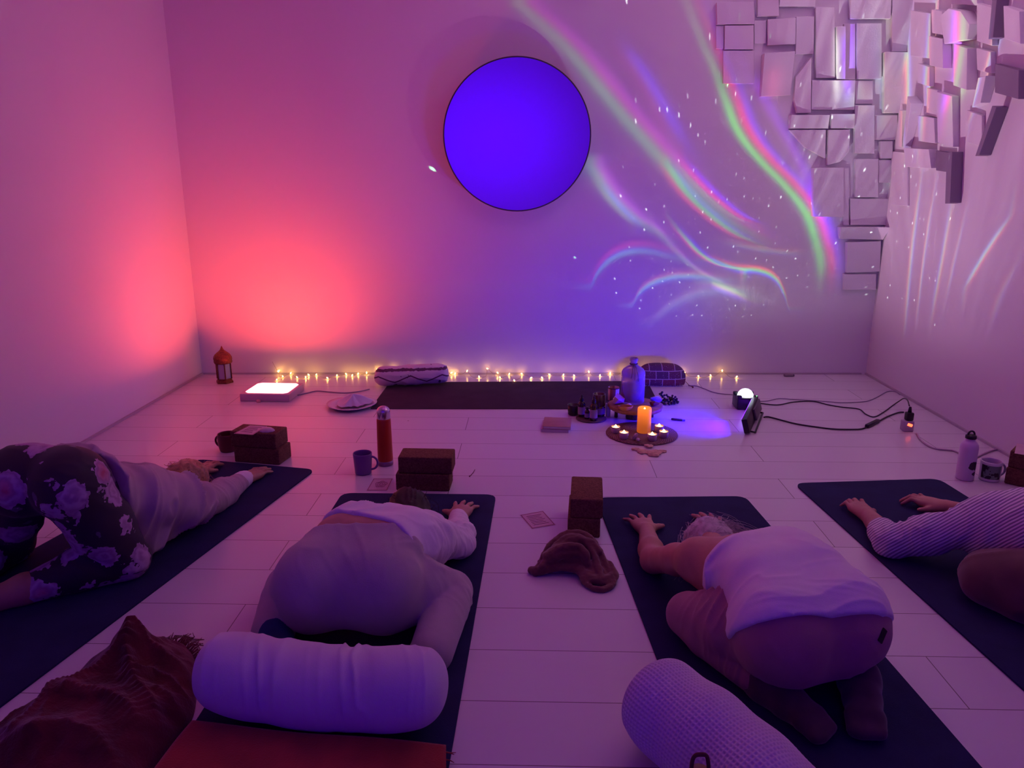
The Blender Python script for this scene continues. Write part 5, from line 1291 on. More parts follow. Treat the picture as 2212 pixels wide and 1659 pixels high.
def light_panel():
    z = .052; a, b, d, f = P(520, 867), P(627, 869), P(644, 832, z), P(548, 828, z)
    c = (a+b)/2+Vector((0, .14, 0)); ux = (b-a).normalized(); uy = Vector((-ux.y, ux.x, 0)); W_ = (b-a).length; D_ = .275
    rz = math.atan2(ux.y, ux.x); e = thing('light_panel', 'square light panel glowing white-coral on the floor by the far left corner', 'lamp', (c.x, c.y, .0005), rz)
    wm = mat('panel_housing', (.62, .45, .50), .5)
    mb = MB(); mb.box((0, 0, .023), (W_, D_, .046), .005); autosmooth(mb.build('housing', wm, e))
    hx, hy = W_*.43, D_*.42; k = .022
    oc = [(-hx+k, -hy), (hx-k, -hy), (hx, -hy+k), (hx, hy-k), (hx-k, hy), (-hx+k, hy), (-hx, hy-k), (-hx, -hy+k)]
    mb = MB(); mb.add([(x, y, .0462) for x, y in oc]+[(x, y, .0500) for x, y in oc], [tuple(range(8)), tuple(range(8, 16))]+[(i, (i+1) % 8, 8+(i+1) % 8, 8+i) for i in range(8)])
    mb.build('diffuser', mat('panel_diffuser', (.9, .8, .8), .5, emit=(1, .26, .26), estr=4.4), e, False)
    mb = MB(); mb.lathe([(0, 0), (.012, 0), (.014, .004), (.010, .016), (0, .018)], 16, Matrix.Translation((-.03, -D_/2-.018, 0))); mb.build('switch_knob', mat('panel_knob', (.75, .4, .35), .5), e)
light_panel()
def cable(name, label, pts, r, m, group=None, n=8):
    w = [P(*q) if len(q) == 2 else P(q[0], q[1], q[2]) for q in pts]
    w = [Vector((p.x, p.y, max(p.z, 0)+r+.0006)) for p in w]
    c = Vector((w[0].x, w[0].y, 0)); mb = MB(); mb.tube([p-c for p in spline(w, n)], r, 8)
    o = mb.build(name, m); o.location = c; return tag(o, label, 'cable', group)
grey_c = mat('grey_cable', (.30, .24, .34), .5); black_c = mat('black_cable', (.02, .015, .022), .5); white_c = mat('white_cable', (.46, .34, .44), .5)
cable('cable', 'pale cable running from the coral light panel towards the patterned roll', [(643, 855), (664, 850), (685, 846), (712, 848), (745, 850), (775, 847), (798, 842)], .0035, grey_c)
cable('cable', 'thin grey cable looping from the projector to the wall socket', [(1636, 868), (1658, 867), (1683, 862), (1718, 864), (1782, 868), (1820, 871), (1870, 868), (1896, 858), (1916, 847), (1934, 847), (1944, 854)], .0026, grey_c)
cable('cable', 'thin black cable waving from the projector to the wall socket', [(1637, 872), (1678, 876), (1713, 870), (1754, 868), (1790, 876), (1820, 881), (1855, 885), (1870, 896), (1888, 902), (1908, 892), (1930, 876), (1942, 868, .02), (1952, 862, .07), (1960, 866, .125), (1964, 878, .1335)], .0034, black_c)
cable('cable', 'white cable curving across the floor behind the white water bottle', [(1980.5, 938.7), (1988.5, 952), (2005.6, 965), (2023.8, 971.8), (2046.6, 974), (2063, 977), (2090, 990), (2105.8, 991), (2125, 982), (2148, 974), (2165, 973), (2190, 980)], .0045, white_c)
cable('cable', 'bluish cable trailing from the patchwork cushion to the projector', [(1486, 834), (1505, 835), (1522, 841), (1540, 848), (1560, 852), (1586, 854)], .0030, grey_c)
def flood_cable():
    w = [P(*q) for q in [(1650, 903), (1656, 902), (1668, 904), (1718, 917), (1769, 925), (1807, 929), (1855, 929), (1872, 925)]]
    w2 = [P(*q) for q in [(1896, 913), (1916, 902), (1940, 893), (1952, 892)]]
    r = .0042; c = Vector((w[0].x, w[0].y, 0)); e = thing('cable', 'thick black cable with an inline switch running from the violet flood bar', 'cable', c)
    for nm, q in (('wire', w), ('wire', w2)):
        mb = MB(); mb.tube([Vector((p.x, p.y, r+.0006))-c for p in spline(q, 8)], r, 8); mb.build(nm, black_c, e)
    a, b = w[-1]-c, w2[0]-c; d = b-a; mb = MB()
    mb.box(((a+b)/2+Vector((0, 0, .011))), (d.length+.006, .022, .020), .005, rot=Matrix.Rotation(math.atan2(d.y, d.x), 3, 'Z').to_quaternion()); mb.build('inline_switch', mat('switch_black', (.010, .008, .012), .4), e)
flood_cable()
def socket():
    c = P(1958, 930, 0); y = c.y; s = .0; e = thing('plug_socket', 'clear plug socket with a glowing red switch near the right wall', 'socket', (c.x, c.y, .0005))
    m = mat('socket_plastic', (.46, .36, .46), .35)
    mb = MB(); mb.box((0, 0, .028), (.052, .050, .056), .006); autosmooth(mb.build('housing', m, e))
    mb = MB(); mb.box((.002, -.0255, .038), (.026, .004, .014), .0015, rot=Matrix.Rotation(.35, 3, 'Y').to_quaternion()); mb.build('red_switch', mat('red_neon', (.8, .05, .02), .4, emit=(1, .10, .04), estr=4.0), e)
    e2 = thing('plug', 'stacked black plug standing on the clear socket with the red switch', 'plug', (c.x+.004, c.y, .0570)); bk = MATS['switch_black']
    mb = MB(); mb.box((0, 0, .023), (.038, .034, .044), .006); autosmooth(mb.build('body', bk, e2))
    mb = MB(); mb.lathe([(.010, .044), (.008, .062), (.006, .074), (0, .075)], 14); mb.build('strain_relief', bk, e2)
socket()
def projector():
    c = Vector((PROJ.x, PROJ.y, 0)); e = thing('aurora_projector', 'black cube projector with a glowing white dome throwing the aurora on the wall', 'projector', (c.x, c.y, .0005))
    bk = mat('projector_black', (.012, .010, .016), .35); W_ = .118
    mb = MB()
    # body as a square tub with raised corners round the dome
    mb.box((0, 0, .036), (W_, W_, .068), .007, seg=3)
    for sx in (-1, 1):
        for sy in (-1, 1): mb.box((sx*(W_/2-.013), sy*(W_/2-.013), .074), (.026, .026, .022), .006)
    autosmooth(mb.build('body', bk, e))
    mb = MB(); mb.lathe([(.046*math.cos(a), .068+.046*math.sin(a)) for a in np.linspace(0, PI/2, 14)], 40); mb.build('dome', mat('projector_dome', (.8, .85, .9), .3, emit=(.80, .92, 1.0), estr=2.2), e)
    mb = MB(); mb.box((.048, -W_/2-.0005, .086), (.006, .0016, .004), .0004); mb.build('green_light', mat('green_led', (.1, .8, .2), .4, emit=(.25, 1, .3), estr=3), e)
    mb = MB(); mb.lathe([(.012, -.001), (.012, .001), (0, .0014)], 20, Matrix.Translation((.030, -W_/2-.0005, .03)) @ Matrix.Rotation(PI/2, 4, 'X')); mb.build('side_button', mat('button_grey', (.06, .05, .08), .3), e)
projector()
def flood():
    a, b = P(1608, 942, 0), P(1633, 886, 0); d = (b-a); L = d.length*.93; rz = math.atan2(d.y, d.x); c = (a+b)/2
    e = thing('flood_light', 'slim black flood bar on the floor throwing violet light to its left', 'lamp', (c.x, c.y, .0005), rz)
    bk = MATS['projector_black']; tl = Matrix.Rotation(-.28, 3, 'X').to_quaternion()
    mb = MB(); mb.box((0, 0, .046), (L, .030, .078), .005, rot=tl); autosmooth(mb.build('housing', bk, e))
    mb = MB(); mb.box((L*.22, -.021, .048), (L*.50, .012, .064), .003, rot=tl); autosmooth(mb.build('driver_box', mat('driver_grey', (.10, .075, .10), .5), e))
    mb = MB(); mb.tube([(-L*.4, -.0, .010), (-L*.4, -.045, .006), (L*.4, -.045, .006), (L*.4, 0, .010)], .005, 8); mb.build('stand', bk, e)
    mb = MB(); mb.box((0, .0162, .0505), (L*.88, .003, .058), .001, rot=tl); mb.build('led_face', mat('violet_led', (.1, 0, .4), .4, emit=(.25, .02, 1), estr=3.0), e, False)
flood()
def fairy():
    px = [(601, 803), (603, 801), (611, 816), (598, 823), (628, 807), (642, 818), (660.5, 818), (667, 812.6), (683.5, 812), (707.5, 819.5), (728, 814), (748, 811), (761, 814), (773.5, 808.6), (792, 806), (815, 799), (850, 797), (905, 795), (958, 796), (975, 806), (983, 810), (1009, 802), (1035, 817), (1053, 797), (1075, 806), (1080, 818), (1100, 811), (1111, 825), (1127, 808), (1147, 819), (1171, 819), (1187, 812), (1217, 813), (1240, 814), (1272, 804), (1296, 814), (1318, 808), (1345, 803), (1395, 796), (1440, 795), (1478, 806), (1508.5, 815.5), (1535, 814), (1560, 801.5), (1591, 817)]
    rd = random.Random(3); pts = []
    for x, y in px:
        if y >= 809: p = P(x, y, 0); p.z = .007
        else:
            p = PB(x, y, .02+.02*rd.random()); p.z = max(.008, p.z)
        pts.append(p)
    c = Vector((pts[20].x, pts[20].y, 0)); e = thing('fairy_lights', 'string of warm white fairy lights strewn along the foot of the back wall', 'string lights', c)
    w = []
    for i, (a, b) in enumerate(zip(pts, pts[1:])):
        w.append(a); m_ = a.lerp(b, .5); m_ += Vector((rd.gauss(0, .01), rd.gauss(-.008, .012), 0)); m_.z = max(.004, min(a.z, b.z)-.004); w.append(m_)
    w.append(pts[-1]); w = [Vector((p.x, min(p.y, by(p.x)-.006), p.z)) for p in w]
    tl = P(590, 782, 0); up = PB(588, 781, .012); w = [up, PB(594, 792, .012)]+w
    mb = MB(); mb.tube([p-c for p in spline(w, 5)], .0009, 5); mb.build('wire', mat('copper_wire', (.25, .12, .10), .4, .5), e)
    bm_ = mat('fairy_bulb', (1, .8, .4), .3, emit=(1, .50, .10), estr=34.0)
    mb = MB(); mb.lathe([(0, -.007), (.0030, -.004), (.0038, .001), (.0024, .006), (0, .0085)], 7)
    b0 = mb.build('bulb', bm_, e)
    for i, p in enumerate(pts):
        o = b0 if i == 0 else b0.copy()
        if i: COL.objects.link(o); o.parent = e
        q = p-c; q.z = max(q.z, .0075); q.y = min(p.y, by(p.x)-.012)-c.y; o.location = q+Vector((0, 0, .002)); o.rotation_euler = (.5+rd.gauss(0, .3), .5, rd.random()*6)
fairy()
def roll():
    a, b = P(806, 843, 0), P(966, 838, 0); y = .0
    pa, pb = Vector((a.x+.03, a.y+.085, .068)), Vector((b.x-.03, b.y+.085, .074))
    e, base, V, F = bolster('rolled_blanket', 'white rolled blanket with dark zigzag stitching lying on the charcoal mat', pa, pb, .066, None, nu=70, nv=90, end=.05)
    e['category'] = 'blanket'
    V = V+vnormals(V, F)*(folds(V, (.1, .3, 1), 30, .006, .2)+.004*vnoise(V, 14))[:, None]; V = lift(V, .0065)
    m, t, b_ = custom('zigzag_blanket', .85); co = t.n('ShaderNodeTexCoord').outputs['Object']; x, yy, z = t.xyz(co)
    tri = t.m('ABSOLUTE', t.m('SUBTRACT', t.m('FRACT', t.m('MULTIPLY', x, 5.0)), .5))
    l1 = t.m('LESS_THAN', t.m('ABSOLUTE', t.m('SUBTRACT', z, t.m('MULTIPLY_ADD', tri, .085, .040))), .0045)
    band = t.m('LESS_THAN', t.m('ABSOLUTE', t.m('SUBTRACT', z, t.m('MULTIPLY_ADD', t.noise(co, 60, 1.0), .012, .112))), .0075)
    dots = t.m('LESS_THAN', t.noise(co, 30, 1.0), .30)
    k = t.m('MAXIMUM', t.m('MAXIMUM', l1, band), dots)
    t.link(t.mix(k, (.72, .62, .66), (.13, .05, .10)), b_.inputs['Base Color'])
    mesh_obj('cloth', V-np.array(base), F, m, e)
roll()
def cushion():
    a, b = P(1378, 836, 0), P(1484, 836, 0); c = (a+b)/2; W_ = (b-a).length; H = hz(1440, 788, c.y+.06)
    e = thing('cushion', 'patchwork cushion with dark embroidered squares leaning by the back wall', 'cushion', (c.x, c.y+.07, .0005))
    m, t, b_ = custom('patchwork_cloth', .85); co = t.n('ShaderNodeTexCoord').outputs['Object']
    mp = t.n('ShaderNodeMapping'); t.link(co, mp.inputs['Vector']); mp.inputs['Rotation'].default_value = (PI/2, 0, 0)
    br = t.n('ShaderNodeTexBrick'); t.link(mp.outputs[0], br.inputs['Vector']); br.inputs['Scale'].default_value = 1; br.inputs['Brick Width'].default_value = .082; br.inputs['Row Height'].default_value = .048
    br.inputs['Mortar Size'].default_value = .0022; br.inputs['Color1'].default_value = (.20, .035, .05, 1); br.inputs['Color2'].default_value = (.09, .045, .09, 1); br.inputs['Mortar'].default_value = (.5, .40, .42, 1)
    sp = t.m('GREATER_THAN', t.noise(co, 150, 2.0), .67)
    t.link(t.mix(sp, br.outputs['Color'], (.40, .30, .36)), b_.inputs['Base Color'])
    def f(u, v):
        a_ = 2*PI*u; x = math.cos(a_); s_ = math.sin(a_); ph = (v-.5)*PI
        rx = W_/2*(abs(x)**.7)*(1 if x >= 0 else -1)*(max(0, math.cos(ph))**.42 if ph > 0 else max(0, math.cos(ph))**.10); z = H*.5+H*.5*math.sin(ph); 
        return (rx*(1-.12*max(0, math.sin(ph))), s_*.055*math.cos(ph)**.5+.03*math.sin(ph), max(.001, z))
    mb = MB(); mb.grid(f, 60, 30, True); mb.build('cover', m, e)
    mb = MB(); rd = random.Random(2)
    for i in range(40):
        x = -W_/2+W_*i/39; mb.tube([(x, -.052, .012), (x+rd.gauss(0, .002), -.060, .006), (x+rd.gauss(0, .003), -.072, .0028)], .0016, 5)
    o = mb.build('fringe', mat('fringe_cream', (.55, .48, .52), .8), e); o['kind'] = 'stuff'
    mb = MB(); mb.tube([(W_/2-.006, -.04, .03), (W_/2+.012, -.06, .012), (W_/2+.026, -.085, .008)], .0018, 6); mb.lathe([(0, -.012), (.004, -.010), (.006, .008), (0, .012)], 10, Matrix.Translation((W_/2+.030, -.093, .008)) @ Matrix.Rotation(PI/2, 4, 'X')); mb.build('tassel', mat('tassel_brown', (.20, .08, .05), .8), e)
cushion()
def dish():
    c = P(760, 878, 0); e = thing('paper_plate', 'shallow white plate on the floor left of the charcoal mat', 'plate', (c.x, c.y, .0005))
    mb = MB(); mb.lathe([(0, .001), (.075, .001), (.120, .010), (.145, .020), (.146, .022), (.120, .013), (.075, .004), (0, .004)], 60, wob=lambda a, z: 1+.02*math.sin(3*a)); mb.build('plate', white_paper, e)
    def f(u, v):
        a = 2*PI*u; r = .085*v*(1+.25*math.sin(2*a+.6)+.12*math.sin(5*a)); h = .072*(1-v)**.9*(1+.35*math.sin(3*a)*v*2)+.006*abs(math.sin(6*a))*v
        return (r*math.cos(a)+.012, r*math.sin(a), .0055+h+max(0, r-.09)*.4+.010*v*v)
    mb = MB(); mb.grid(f, 60, 16, True); o = mb.build('napkin', white_paper, None); o.location = (c.x, c.y, .0005); tag(o, 'crumpled white napkin heaped on the shallow plate', 'napkin')
dish()
# ------------------------------------------------------------------ the little altar
def altar():
    cs = P(1374, 912, 0); cs.y += .05; R = .150
    wood = mat('slab_wood', (.34, .16, .075), .6, var=.3, vscale=30); bark = mat('slab_bark', (.10, .05, .03), .9, var=.4, vscale=60, bump=.6, bscale=70)
    e = thing('cake_stand', 'low round wood-slab stand carrying the clear bottle and the pink crystals', 'stand', (cs.x, cs.y, .0005))
    zt = .088
    mb = MB(); mb.lathe([(0, zt-.022), (R*.96, zt-.022), (R, zt-.018), (R, zt-.003), (R*.98, zt), (0, zt)], 60, wob=lambda a, z: 1+.02*math.sin(5*a)+.012*math.sin(11*a+1)); mb.build('slab', wood, e)
    mb = MB(); mb.lathe([(.046, 0), (.048, .003), (.044, zt-.024), (.040, zt-.022)], 40, Matrix.Translation((0, .03, 0)), cap=True); mb.build('foot', bark, e)
    for i, (x, y) in enumerate(((.10, .045), (-.10, .045), (.02, .10))):
        mb = MB(); mb.lathe([(0, 0), (.010, 0), (.008, zt-.021), (0, zt-.021)], 12, Matrix.Translation((x, y, 0))); mb.build('leg', bark, e)
    zs = zt+.0007
    # clear bottle
    yb = cs.y+.045; xb = P(1371, 880, zs).x; d = ray(1371, 880)
    H = hz(1371, 773, yb)-zs; rB = .066; gl = custom('lilac_glass', .06)[0]; g = gl.node_tree.nodes['Principled BSDF']
    set_in(g, 'Base Color', (.72, .55, .90)); g.inputs['Transmission Weight'].default_value = .75; g.inputs['IOR'].default_value = 1.3
    e2 = thing('glass_bottle', 'big clear glass bottle with a tied neck standing on the wood-slab stand', 'bottle', (xb, yb, zs))
    mb = MB(); mb.lathe([(0, 0), (rB*.94, 0), (rB, .006), (rB, H*.66), (rB*.97, H*.70), (rB*.82, H*.76), (rB*.5, H*.815), (rB*.30, H*.845), (rB*.27, H*.88), (rB*.29, H*.935), (rB*.36, H*.945), (rB*.36, H*.985), (rB*.30, H), (rB*.24, H*.985), (rB*.2, H*.86), (rB*.42, H*.81), (rB*.9, H*.70), (rB*.94, .012), (0, .010)], 48); mb.build('glass', gl, e2)
    st = mat('dark_string', (.10, .06, .09), .8); rd = random.Random(6)
    mb = MB(); mb.tube([(rB*.31*math.cos(a), rB*.31*math.sin(a), H*.87) for a in np.linspace(0, 2*PI, 24)[:-1]], .003, 6, closed=True); mb.build('string', st, e2)
    for i in range(3):
        x = -.010+.010*i; mb = MB(); mb.tube([(x*.5, -rB*.33, H*.87), (x, -rB*.62, H*.80), (x*1.6, -rB*1.015, H*.69), (x*2, -rB*1.03, H*(.60-.03*i))], .0014, 5); mb.build('string_end', st, e2)
    # striped tumbler behind
    c = P(1325, 866, 0); m, t, b = custom('tumbler_print', .4); co = t.n('ShaderNodeTexCoord').outputs['Object']; x, y, z = t.xyz(co)
    t.link(t.mix(t.m('LESS_THAN', t.m('ABSOLUTE', t.m('ADD', x, .008)), .016), (.62, .50, .48), (.24, .07, .04)), b.inputs['Base Color'])
    h = hz(1325, 838, c.y); e3 = thing('candle_tumbler', 'cream and brown tumbler on the charcoal mat behind the pink crystals', 'tumbler', (c.x, c.y, .0052))
    mb = MB(); mb.lathe([(0, 0), (.030, 0), (.033, .003), (.034, h), (.031, h), (.030, .02), (0, .018)], 30); mb.build('cup', m, e3)
    mb = MB(); mb.lathe([(.0335, h*.93), (.0352, h*.94), (.0352, h*1.0), (.0325, h*1.005)], 30, cap=False); mb.build('brown_rim', mat('tumbler_rim', (.16, .06, .03), .5), e3)
    # crystals on the stand
    def crystal(name, label, c, s, m, seed, pts=14, sq=(1, .8, .75), rz=0, group=None):
        rd = random.Random(seed); bm = bmesh.new()
        for i in range(pts):
            v = Vector((rd.gauss(0, 1), rd.gauss(0, 1), rd.gauss(0, 1))).normalized(); v = Vector((v.x*sq[0], v.y*sq[1], v.z*sq[2]))*s*(.85+.3*rd.random()); bm.verts.new(v)
        bmesh.ops.convex_hull(bm, input=bm.verts[:]); 
        for v in [v for v in bm.verts if not v.link_faces]: bm.verts.remove(v)
        zmin = min(v.co.z for v in bm.verts)
        for v in bm.verts: v.co.z -= zmin
        bmesh.ops.recalc_face_normals(bm, faces=bm.faces[:])
        me = bpy.data.meshes.new(name); bm.to_mesh(me); bm.free(); me.materials.append(m); o = bpy.data.objects.new(name, me); COL.objects.link(o)
        o.location = c; o.rotation_euler = (0, 0, rz); return tag(o, label, 'crystal', group)
    rq = mat('rose_quartz', (.62, .34, .46), .3, spec=.6, sub=.3); vi = mat('violet_stone', (.42, .34, .72), .3, sub=.3)
    crystal('rose_quartz', 'pointed chunk of rose quartz at the left of the wood-slab stand', (cs.x-.098, cs.y-.005, zs), .040, rq, 3, sq=(.9, .7, .85))
    crystal('quartz_chunk', 'small pale quartz chunk in front of the clear bottle', (cs.x-.052, cs.y-.075, zs), .021, mat('pale_quartz', (.60, .46, .58), .25, sub=.3), 8)
    crystal('selenite_stone', 'violet-lit smooth stone at the right of the wood-slab stand', (cs.x+.115, cs.y+.035, zs), .034, vi, 12, pts=60, sq=(1, .6, .55))
    crystal('garnet_stone', 'dark red stone behind the pillar candle on the wood-slab stand', (cs.x+.098, cs.y-.038, zs), .028, mat('dark_red_stone', (.16, .025, .03), .4), 21, pts=24, sq=(1.1, .7, .5))
    # geode half
    mb = MB(); rd = random.Random(1)
    mb.grid(lambda u, v: (.034*(1.2 if math.cos(2*PI*u) > 0 else 1)*math.cos(2*PI*u)*math.sin(PI*.5*v+.02)*(1+.06*math.sin(7*2*PI*u)), .022*math.sin(2*PI*u)*math.sin(PI*.5*v+.02)*(1+.06*math.cos(5*2*PI*u)), .024*(1-math.cos(PI*.5*v))+.001), 40, 10, True)
    o = mb.build('geode', mat('geode_rind', (.50, .22, .08), .5, var=.3)); o.location = (cs.x-.075, cs.y-.118, zs); tag(o, 'open brown geode at the front edge of the wood-slab stand', 'crystal')
    so = o.modifiers.new('thick', 'SOLIDIFY'); so.thickness = .004; so.offset = 1
    # woven round tray with candles
    ct = P(1386, 938, 0); rt = (P(1463, 938).x-P(1309, 938).x)/2
    e4 = thing('woven_tray', 'round woven tray holding the pillar candle and the tea lights', 'tray', (ct.x, ct.y-.0, .0005))
    m, t, b = custom('woven_straw', .8); co = t.n('ShaderNodeTexCoord').outputs['Object']; x, y, z = t.xyz(co)
    rr = t.m('SQRT', t.m('ADD', t.m('MULTIPLY', x, x), t.m('MULTIPLY', y, y))); an = t.m('ARCTAN2', y, x)
    wv = t.m('MULTIPLY', t.m('SINE', t.m('MULTIPLY', rr, 2*PI/.012)), t.m('SINE', t.m('MULTIPLY', an, 60.0)))
    t.link(t.ramp(t.m('MULTIPLY_ADD', wv, .5, .5), [(.2, (.15, .08, .06)), (.8, (.36, .22, .17))]), b.inputs['Base Color'])
    bn = t.n('ShaderNodeBump'); bn.inputs['Strength'].default_value = .6; bn.inputs['Distance'].default_value = .004; t.link(wv, bn.inputs['Height']); t.link(bn.outputs[0], b.inputs['Normal'])
    rin = .20
    mb = MB(); mb.lathe([(0, 0), (rt-.004, 0), (rt, .004), (rt-.003, .009), (0, .009)], 72); mb.build('weave', m, e4)
    zt2 = .0100
    yc = ct.y-.055; pc = P(1391, 934, zt2); Hc = hz(1391, 881, pc.y)-zt2
    e5 = thing('pillar_candle', 'tall orange pillar candle glowing in the middle of the woven tray', 'candle', (pc.x, pc.y+.01, zt2))
    wx_ = custom('orange_wax', .5)[0]; nt = NT(wx_.node_tree); bs = wx_.node_tree.nodes['Principled BSDF']
    set_in(bs, 'Base Color', (.85, .30, .06)); bs.inputs['Subsurface Weight'].default_value = .3; bs.inputs['Subsurface Radius'].default_value = (.03, .012, .004)
    zz = nt.xyz(nt.n('ShaderNodeTexCoord').outputs['Object'])[2]
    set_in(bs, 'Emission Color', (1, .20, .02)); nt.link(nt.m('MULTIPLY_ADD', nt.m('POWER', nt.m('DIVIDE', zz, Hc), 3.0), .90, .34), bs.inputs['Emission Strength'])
    rcn = .036
    mb = MB(); mb.lathe([(0, 0), (rcn*.97, 0), (rcn, .003), (rcn, Hc*.90), (rcn*.97, Hc*.965), (rcn*.86, Hc), (rcn*.70, Hc*.985), (rcn*.55, Hc*.93), (rcn*.3, Hc*.90), (0, Hc*.895)], 44, wob=lambda a, z: 1+(.03*math.sin(3*a) if z > Hc*.9 else .008*math.sin(5*a))); mb.build('wax', wx_, e5)
    fl = mat('candle_flame', (1, .7, .2), .5, emit=(1, .55, .12), estr=14.0)
    mb = MB(); mb.lathe([(0, Hc*.90), (.004, Hc*.93), (.005, Hc*.95), (.002, Hc*.985), (0, Hc*1.0)], 12); mb.build('flame', fl, e5)
    fl2 = mat('tealight_glow', (1, .8, .4), .5, emit=(1, .62, .22), estr=9.0); cupm = mat('tealight_cup', (.50, .36, .40), .3, spec=.5); wax2 = mat('tealight_wax', (.9, .6, .3), .5, emit=(1, .58, .16), estr=7.0)
    def tealight(px, py, label):
        q = P(px, py, zt2+.034); et = thing('tealight', label, 'candle', (q.x, q.y, zt2), 0, 'tea lights on the woven tray'); r = .0245
        mb = MB(); mb.lathe([(0, 0), (r*.8, 0), (r*.9, .004), (r, .034), (r*.95, .034), (r*.86, .012), (0, .010)], 26); mb.build('cup', cupm, et)
        mb = MB(); mb.lathe([(0, .024), (r*.90, .024), (r*.92, .026), (0, .027)], 26); mb.build('wax', wax2, et)
        mb = MB(); mb.lathe([(0, .027), (.0080, .029), (.0085, .033), (.005, .039), (.002, .043), (0, .045)], 12); mb.build('flame', fl2, et)
    tealight(1330, 921, 'lit tea light farthest left on the woven tray'); tealight(1348, 933, 'lit tea light second from the left on the woven tray')
    tealight(1409, 937, 'lit tea light at the front right of the pillar candle'); tealight(1424, 919, 'lit tea light at the back right of the woven tray'); tealight(1434, 931, 'lit tea light farthest right on the woven tray')
    def point(px, py, label, L, rz, tilt, s):
        q = P(px, py, zt2); pr = [(0, 0), (s, .002), (s, L*.72), (s*.1, L), (0, L)]
        mb = MB(); M = Matrix.Rotation(rz, 4, 'Z') @ Matrix.Rotation(tilt, 4, 'X'); mb.lathe(pr, 6, M)
        zmin = min(v[2] for v in mb.V); o = mb.build('crystal_point', MATS['pale_quartz'], None, False); o.location = (q.x, q.y, zt2-zmin); tag(o, label, 'crystal')
    point(1369, 949, 'clear crystal point leaning left at the front of the woven tray', .055, .3, .75, .010)
    point(1380, 953, 'clear crystal point lying right of the leaning one on the woven tray', .045, -.3, 1.15, .009)
    # dried slices in front
    sl = mat('dried_slice', (.58, .40, .28), .8, var=.30, vscale=45)
    for i, (px, py, r, lab) in enumerate([(1374, 972, .021, 'small dried fruit slice at the left of the group before the tray'), (1388, 977, .028, 'amber-lit dried fruit slice second from the left before the tray'), (1413, 980, .044, 'largest dried fruit slice before the woven tray'), (1432, 976, .018, 'smallest dried fruit slice at the right of the group before the tray'), (1402, 967, .020, 'dried fruit slice tucked at the back of the group before the tray')]):
        q = P(px, py, 0); rd = random.Random(30+i); ph = [rd.random()*6 for _ in range(3)]
        mb = MB(); mb.lathe([(0, 0), (r*.93, 0), (r, .003), (r*.9, .006), (0, .004)], 30, wob=lambda a, z, ph=ph: 1+.16*math.sin(2*a+ph[0])+.13*math.sin(3*a+ph[1])+.09*math.sin(7*a+ph[2]))
        o = mb.build('dried_slice', sl); o.location = (q.x, q.y, .0006 if i < 4 else .0066); o.rotation_euler = (0, 0, ph[0]); tag(o, lab, 'dried fruit', 'dried fruit slices before the tray')
    # bottle group on dark plate
    cp = P(1277, 905, 0); e6 = thing('coaster', 'dark round coaster under the small brown bottles', 'coaster', (cp.x, cp.y, .0005))
    mb = MB(); mb.lathe([(0, 0), (.082, 0), (.085, .003), (.083, .008), (0, .008)], 50); mb.build('disc', mat('dark_wood', (.09, .05, .05), .5, var=.3), e6)
    amber = mat('amber_glass', (.035, .012, .010), .12, spec=.7); blk = MATS['black_plastic']; lab = mat('bottle_label', (.30, .22, .32), .6)
    zc = .0092
    def vial(px, py, H, r, label, nm='amber_bottle', dropper=False, lb=True):
        q = P(px, py, zc); et = thing(nm, label, 'bottle', (q.x, q.y, zc))
        mb = MB(); mb.lathe([(0, 0), (r*.93, 0), (r, .003), (r, H*.58), (r*.8, H*.66), (r*.45, H*.70), (r*.45, H*.74), (0, H*.74)], 26); mb.build('glass', amber, et)
        mb = MB(); mb.lathe([(r*.55, H*.70), (r*.58, H*.71), (r*.56, H*.84)]+([(r*.30, H*.86), (r*.28, H*.97), (0, H)] if dropper else [(r*.5, H*.95), (0, H*.955)]), 20); mb.build('cap', blk, et)
        if lb:
            mb = MB(); mb.lathe([(r*1.03, H*.12), (r*1.03, H*.46)], 26, cap=False); mb.build('label', lab, et)
    vial(1256, 899, .125, .0205, 'tall amber dropper bottle at the left of the coaster', dropper=True)
    vial(1282, 908, .140, .0210, 'tallest amber bottle at the front of the coaster', dropper=True)
    vial(1268, 904, .070, .0140, 'shortest amber bottle between the two tall ones', dropper=False)
    q = P(1292, 899, zc); hh = hz(1291, 852, q.y)-zc; e7 = thing('amber_tumbler', 'wide dark amber glass at the back of the coaster', 'tumbler', (q.x+.004, q.y+.012, zc)); mb = MB(); mb.lathe([(0, 0), (.031, 0), (.034, .004), (.036, hh), (.033, hh), (.030, .01), (0, .008)], 34); mb.build('glass', mat('dark_amber', (.045, .016, .012), .15, spec=.7), e7)
    mb = MB(); mb.lathe([(.0362, hh*.12), (.0366, hh*.40)], 34, cap=False); mb.build('round_mark', mat('mark_lilac', (.20, .12, .26), .4), e7)
    q = P(1241, 897, 0); hh = hz(1241, 875, q.y); e8 = thing('black_cup', 'small black cup left of the brown bottles', 'cup', (q.x-.006, q.y+.01, .0005)); mb = MB(); mb.lathe([(0, 0), (.026, 0), (.031, .006), (.034, hh), (.031, hh), (.026, .010), (0, .008)], 30); mb.build('bowl', mat('black_ceramic', (.012, .010, .014), .3), e8)
    q = P(1313, 899, 0); hh = hz(1313, 872, q.y); e9 = thing('shot_glass', 'small pale glass between the amber glass and the wood-slab stand', 'glass', (q.x, q.y, .0005)); mb = MB(); mb.lathe([(0, 0), (.013, 0), (.0135, .003), (.0155, hh), (.0135, hh), (.0115, .01), (0, .009)], 24); mb.build('glass', mat('pale_glass', (.45, .42, .62), .12, spec=.6), e9)
    # books
    tan = mat('tan_cover', (.42, .22, .20), .6, var=.06); wb = mat('white_cover', (.58, .46, .58), .6); pgm = mat('page_block', (.70, .60, .66), .8)
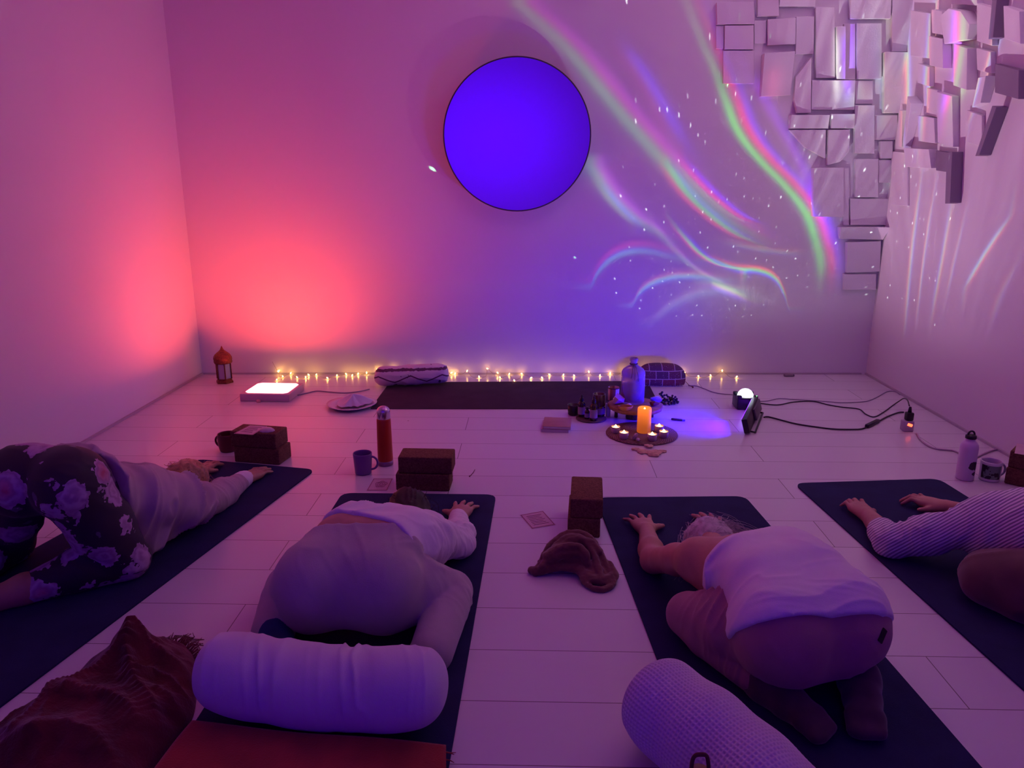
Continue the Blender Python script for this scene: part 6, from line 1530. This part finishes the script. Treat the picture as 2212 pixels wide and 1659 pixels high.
    a, b = P(1174, 934), P(1232, 936); rz = math.atan2((b-a).y, (b-a).x); L = (b-a).length
    for i, (z, cm, lab, dx) in enumerate([(.0005, wb, 'white notebook lowest of the pair left of the brown bottles', -.006), (.0175, tan, 'tan-covered notebook lying on the white one', .004)]):
        eb = thing('notebook', lab, 'book', ((a.x+b.x)/2+dx, (a.y+b.y)/2+.085, z), rz)
        w_, h_ = L*1.05, .165
        for zz in (.0008, .0152): mb = MB(); mb.box((0, 0, zz), (w_, h_, .0016), .0005); autosmooth(mb.build('cover', cm, eb))
        mb = MB(); mb.box((.002, 0, .008), (w_-.006, h_-.006, .0128)); mb.build('pages', pgm, eb, False)
    # lighter, beads, tag
    q = P(1465, 909, 0); mb = MB(); el = thing('lighter', 'slim dark lighter on the floor left of the violet patch of light', 'lighter', (q.x, q.y, .0005), -.35)
    mb.box((-.008, 0, .006), (.062, .013, .011), .004); mb.build('body', mat('lighter_dark', (.06, .02, .05), .4), el); mb = MB(); mb.box((.030, 0, .006), (.016, .012, .010), .003); mb.build('tip', mat('lighter_blue', (.20, .18, .55), .3, .5), el)
    q = P(1441, 871, 0); em = thing('mala_beads', 'dark string of wooden prayer beads coiled right of the clear bottle', 'beads', (q.x, q.y, .0005)); bead = mat('dark_bead', (.035, .028, .022), .4, var=.4); rd = random.Random(9); n = 0
    mb0 = None; spots = []
    for k in range(66):
        a_ = k*.34; r_ = .026+.010*math.sin(k*.9)+.014*(k/66); x_, y_ = r_*1.5*math.cos(a_), r_*1.1*math.sin(a_)
        z_ = .0078
        for (u, v_, w_) in spots:
            if (u-x_)**2+(v_-y_)**2 < .0130**2: z_ = max(z_, w_+.0080)
        spots.append((x_, y_, z_))
    mb = MB(); mb.lathe([(0, -.0074), (.0052, -.0052), (.0074, 0), (.0052, .0052), (0, .0074)], 10); b0 = mb.build('bead', bead, em)
    for i, s_ in enumerate(spots):
        o = b0 if i == 0 else b0.copy()
        if i: COL.objects.link(o); o.parent = em
        o.location = (s_[0], s_[1], s_[2]+.0002)
    q = P(1703, 813, 0); et = thing('door_stop', 'small grey block at the foot of the back wall near the right corner', 'door stop', (q.x, q.y, .0005)); mb = MB(); mb.box((0, 0, .009), (.062, .026, .017), .004); autosmooth(mb.build('block', mat('stop_grey', (.26, .20, .24), .6), et)); mb = MB(); mb.box((.034, 0, .008), (.008, .018, .012), .002); mb.build('rubber_end', mat('stop_dark', (.08, .06, .08), .8), et)
    q = P(1015, 1030, 0); o = MB(); o.tube([(0, 0, .0016), (.012, .05, .0016), (.016, .085, .0016)], .0014, 6); o.lathe([(0, -.004), (.0035, 0), (0, .005)], 10, Matrix.Translation((-.001, -.004, .0036))); ob = o.build('match', mat('match_dark', (.14, .03, .06), .8)); ob.location = (q.x, q.y, .0005); tag(ob, 'dark spent match on the floor right of the orange flask stack', 'match')
altar()
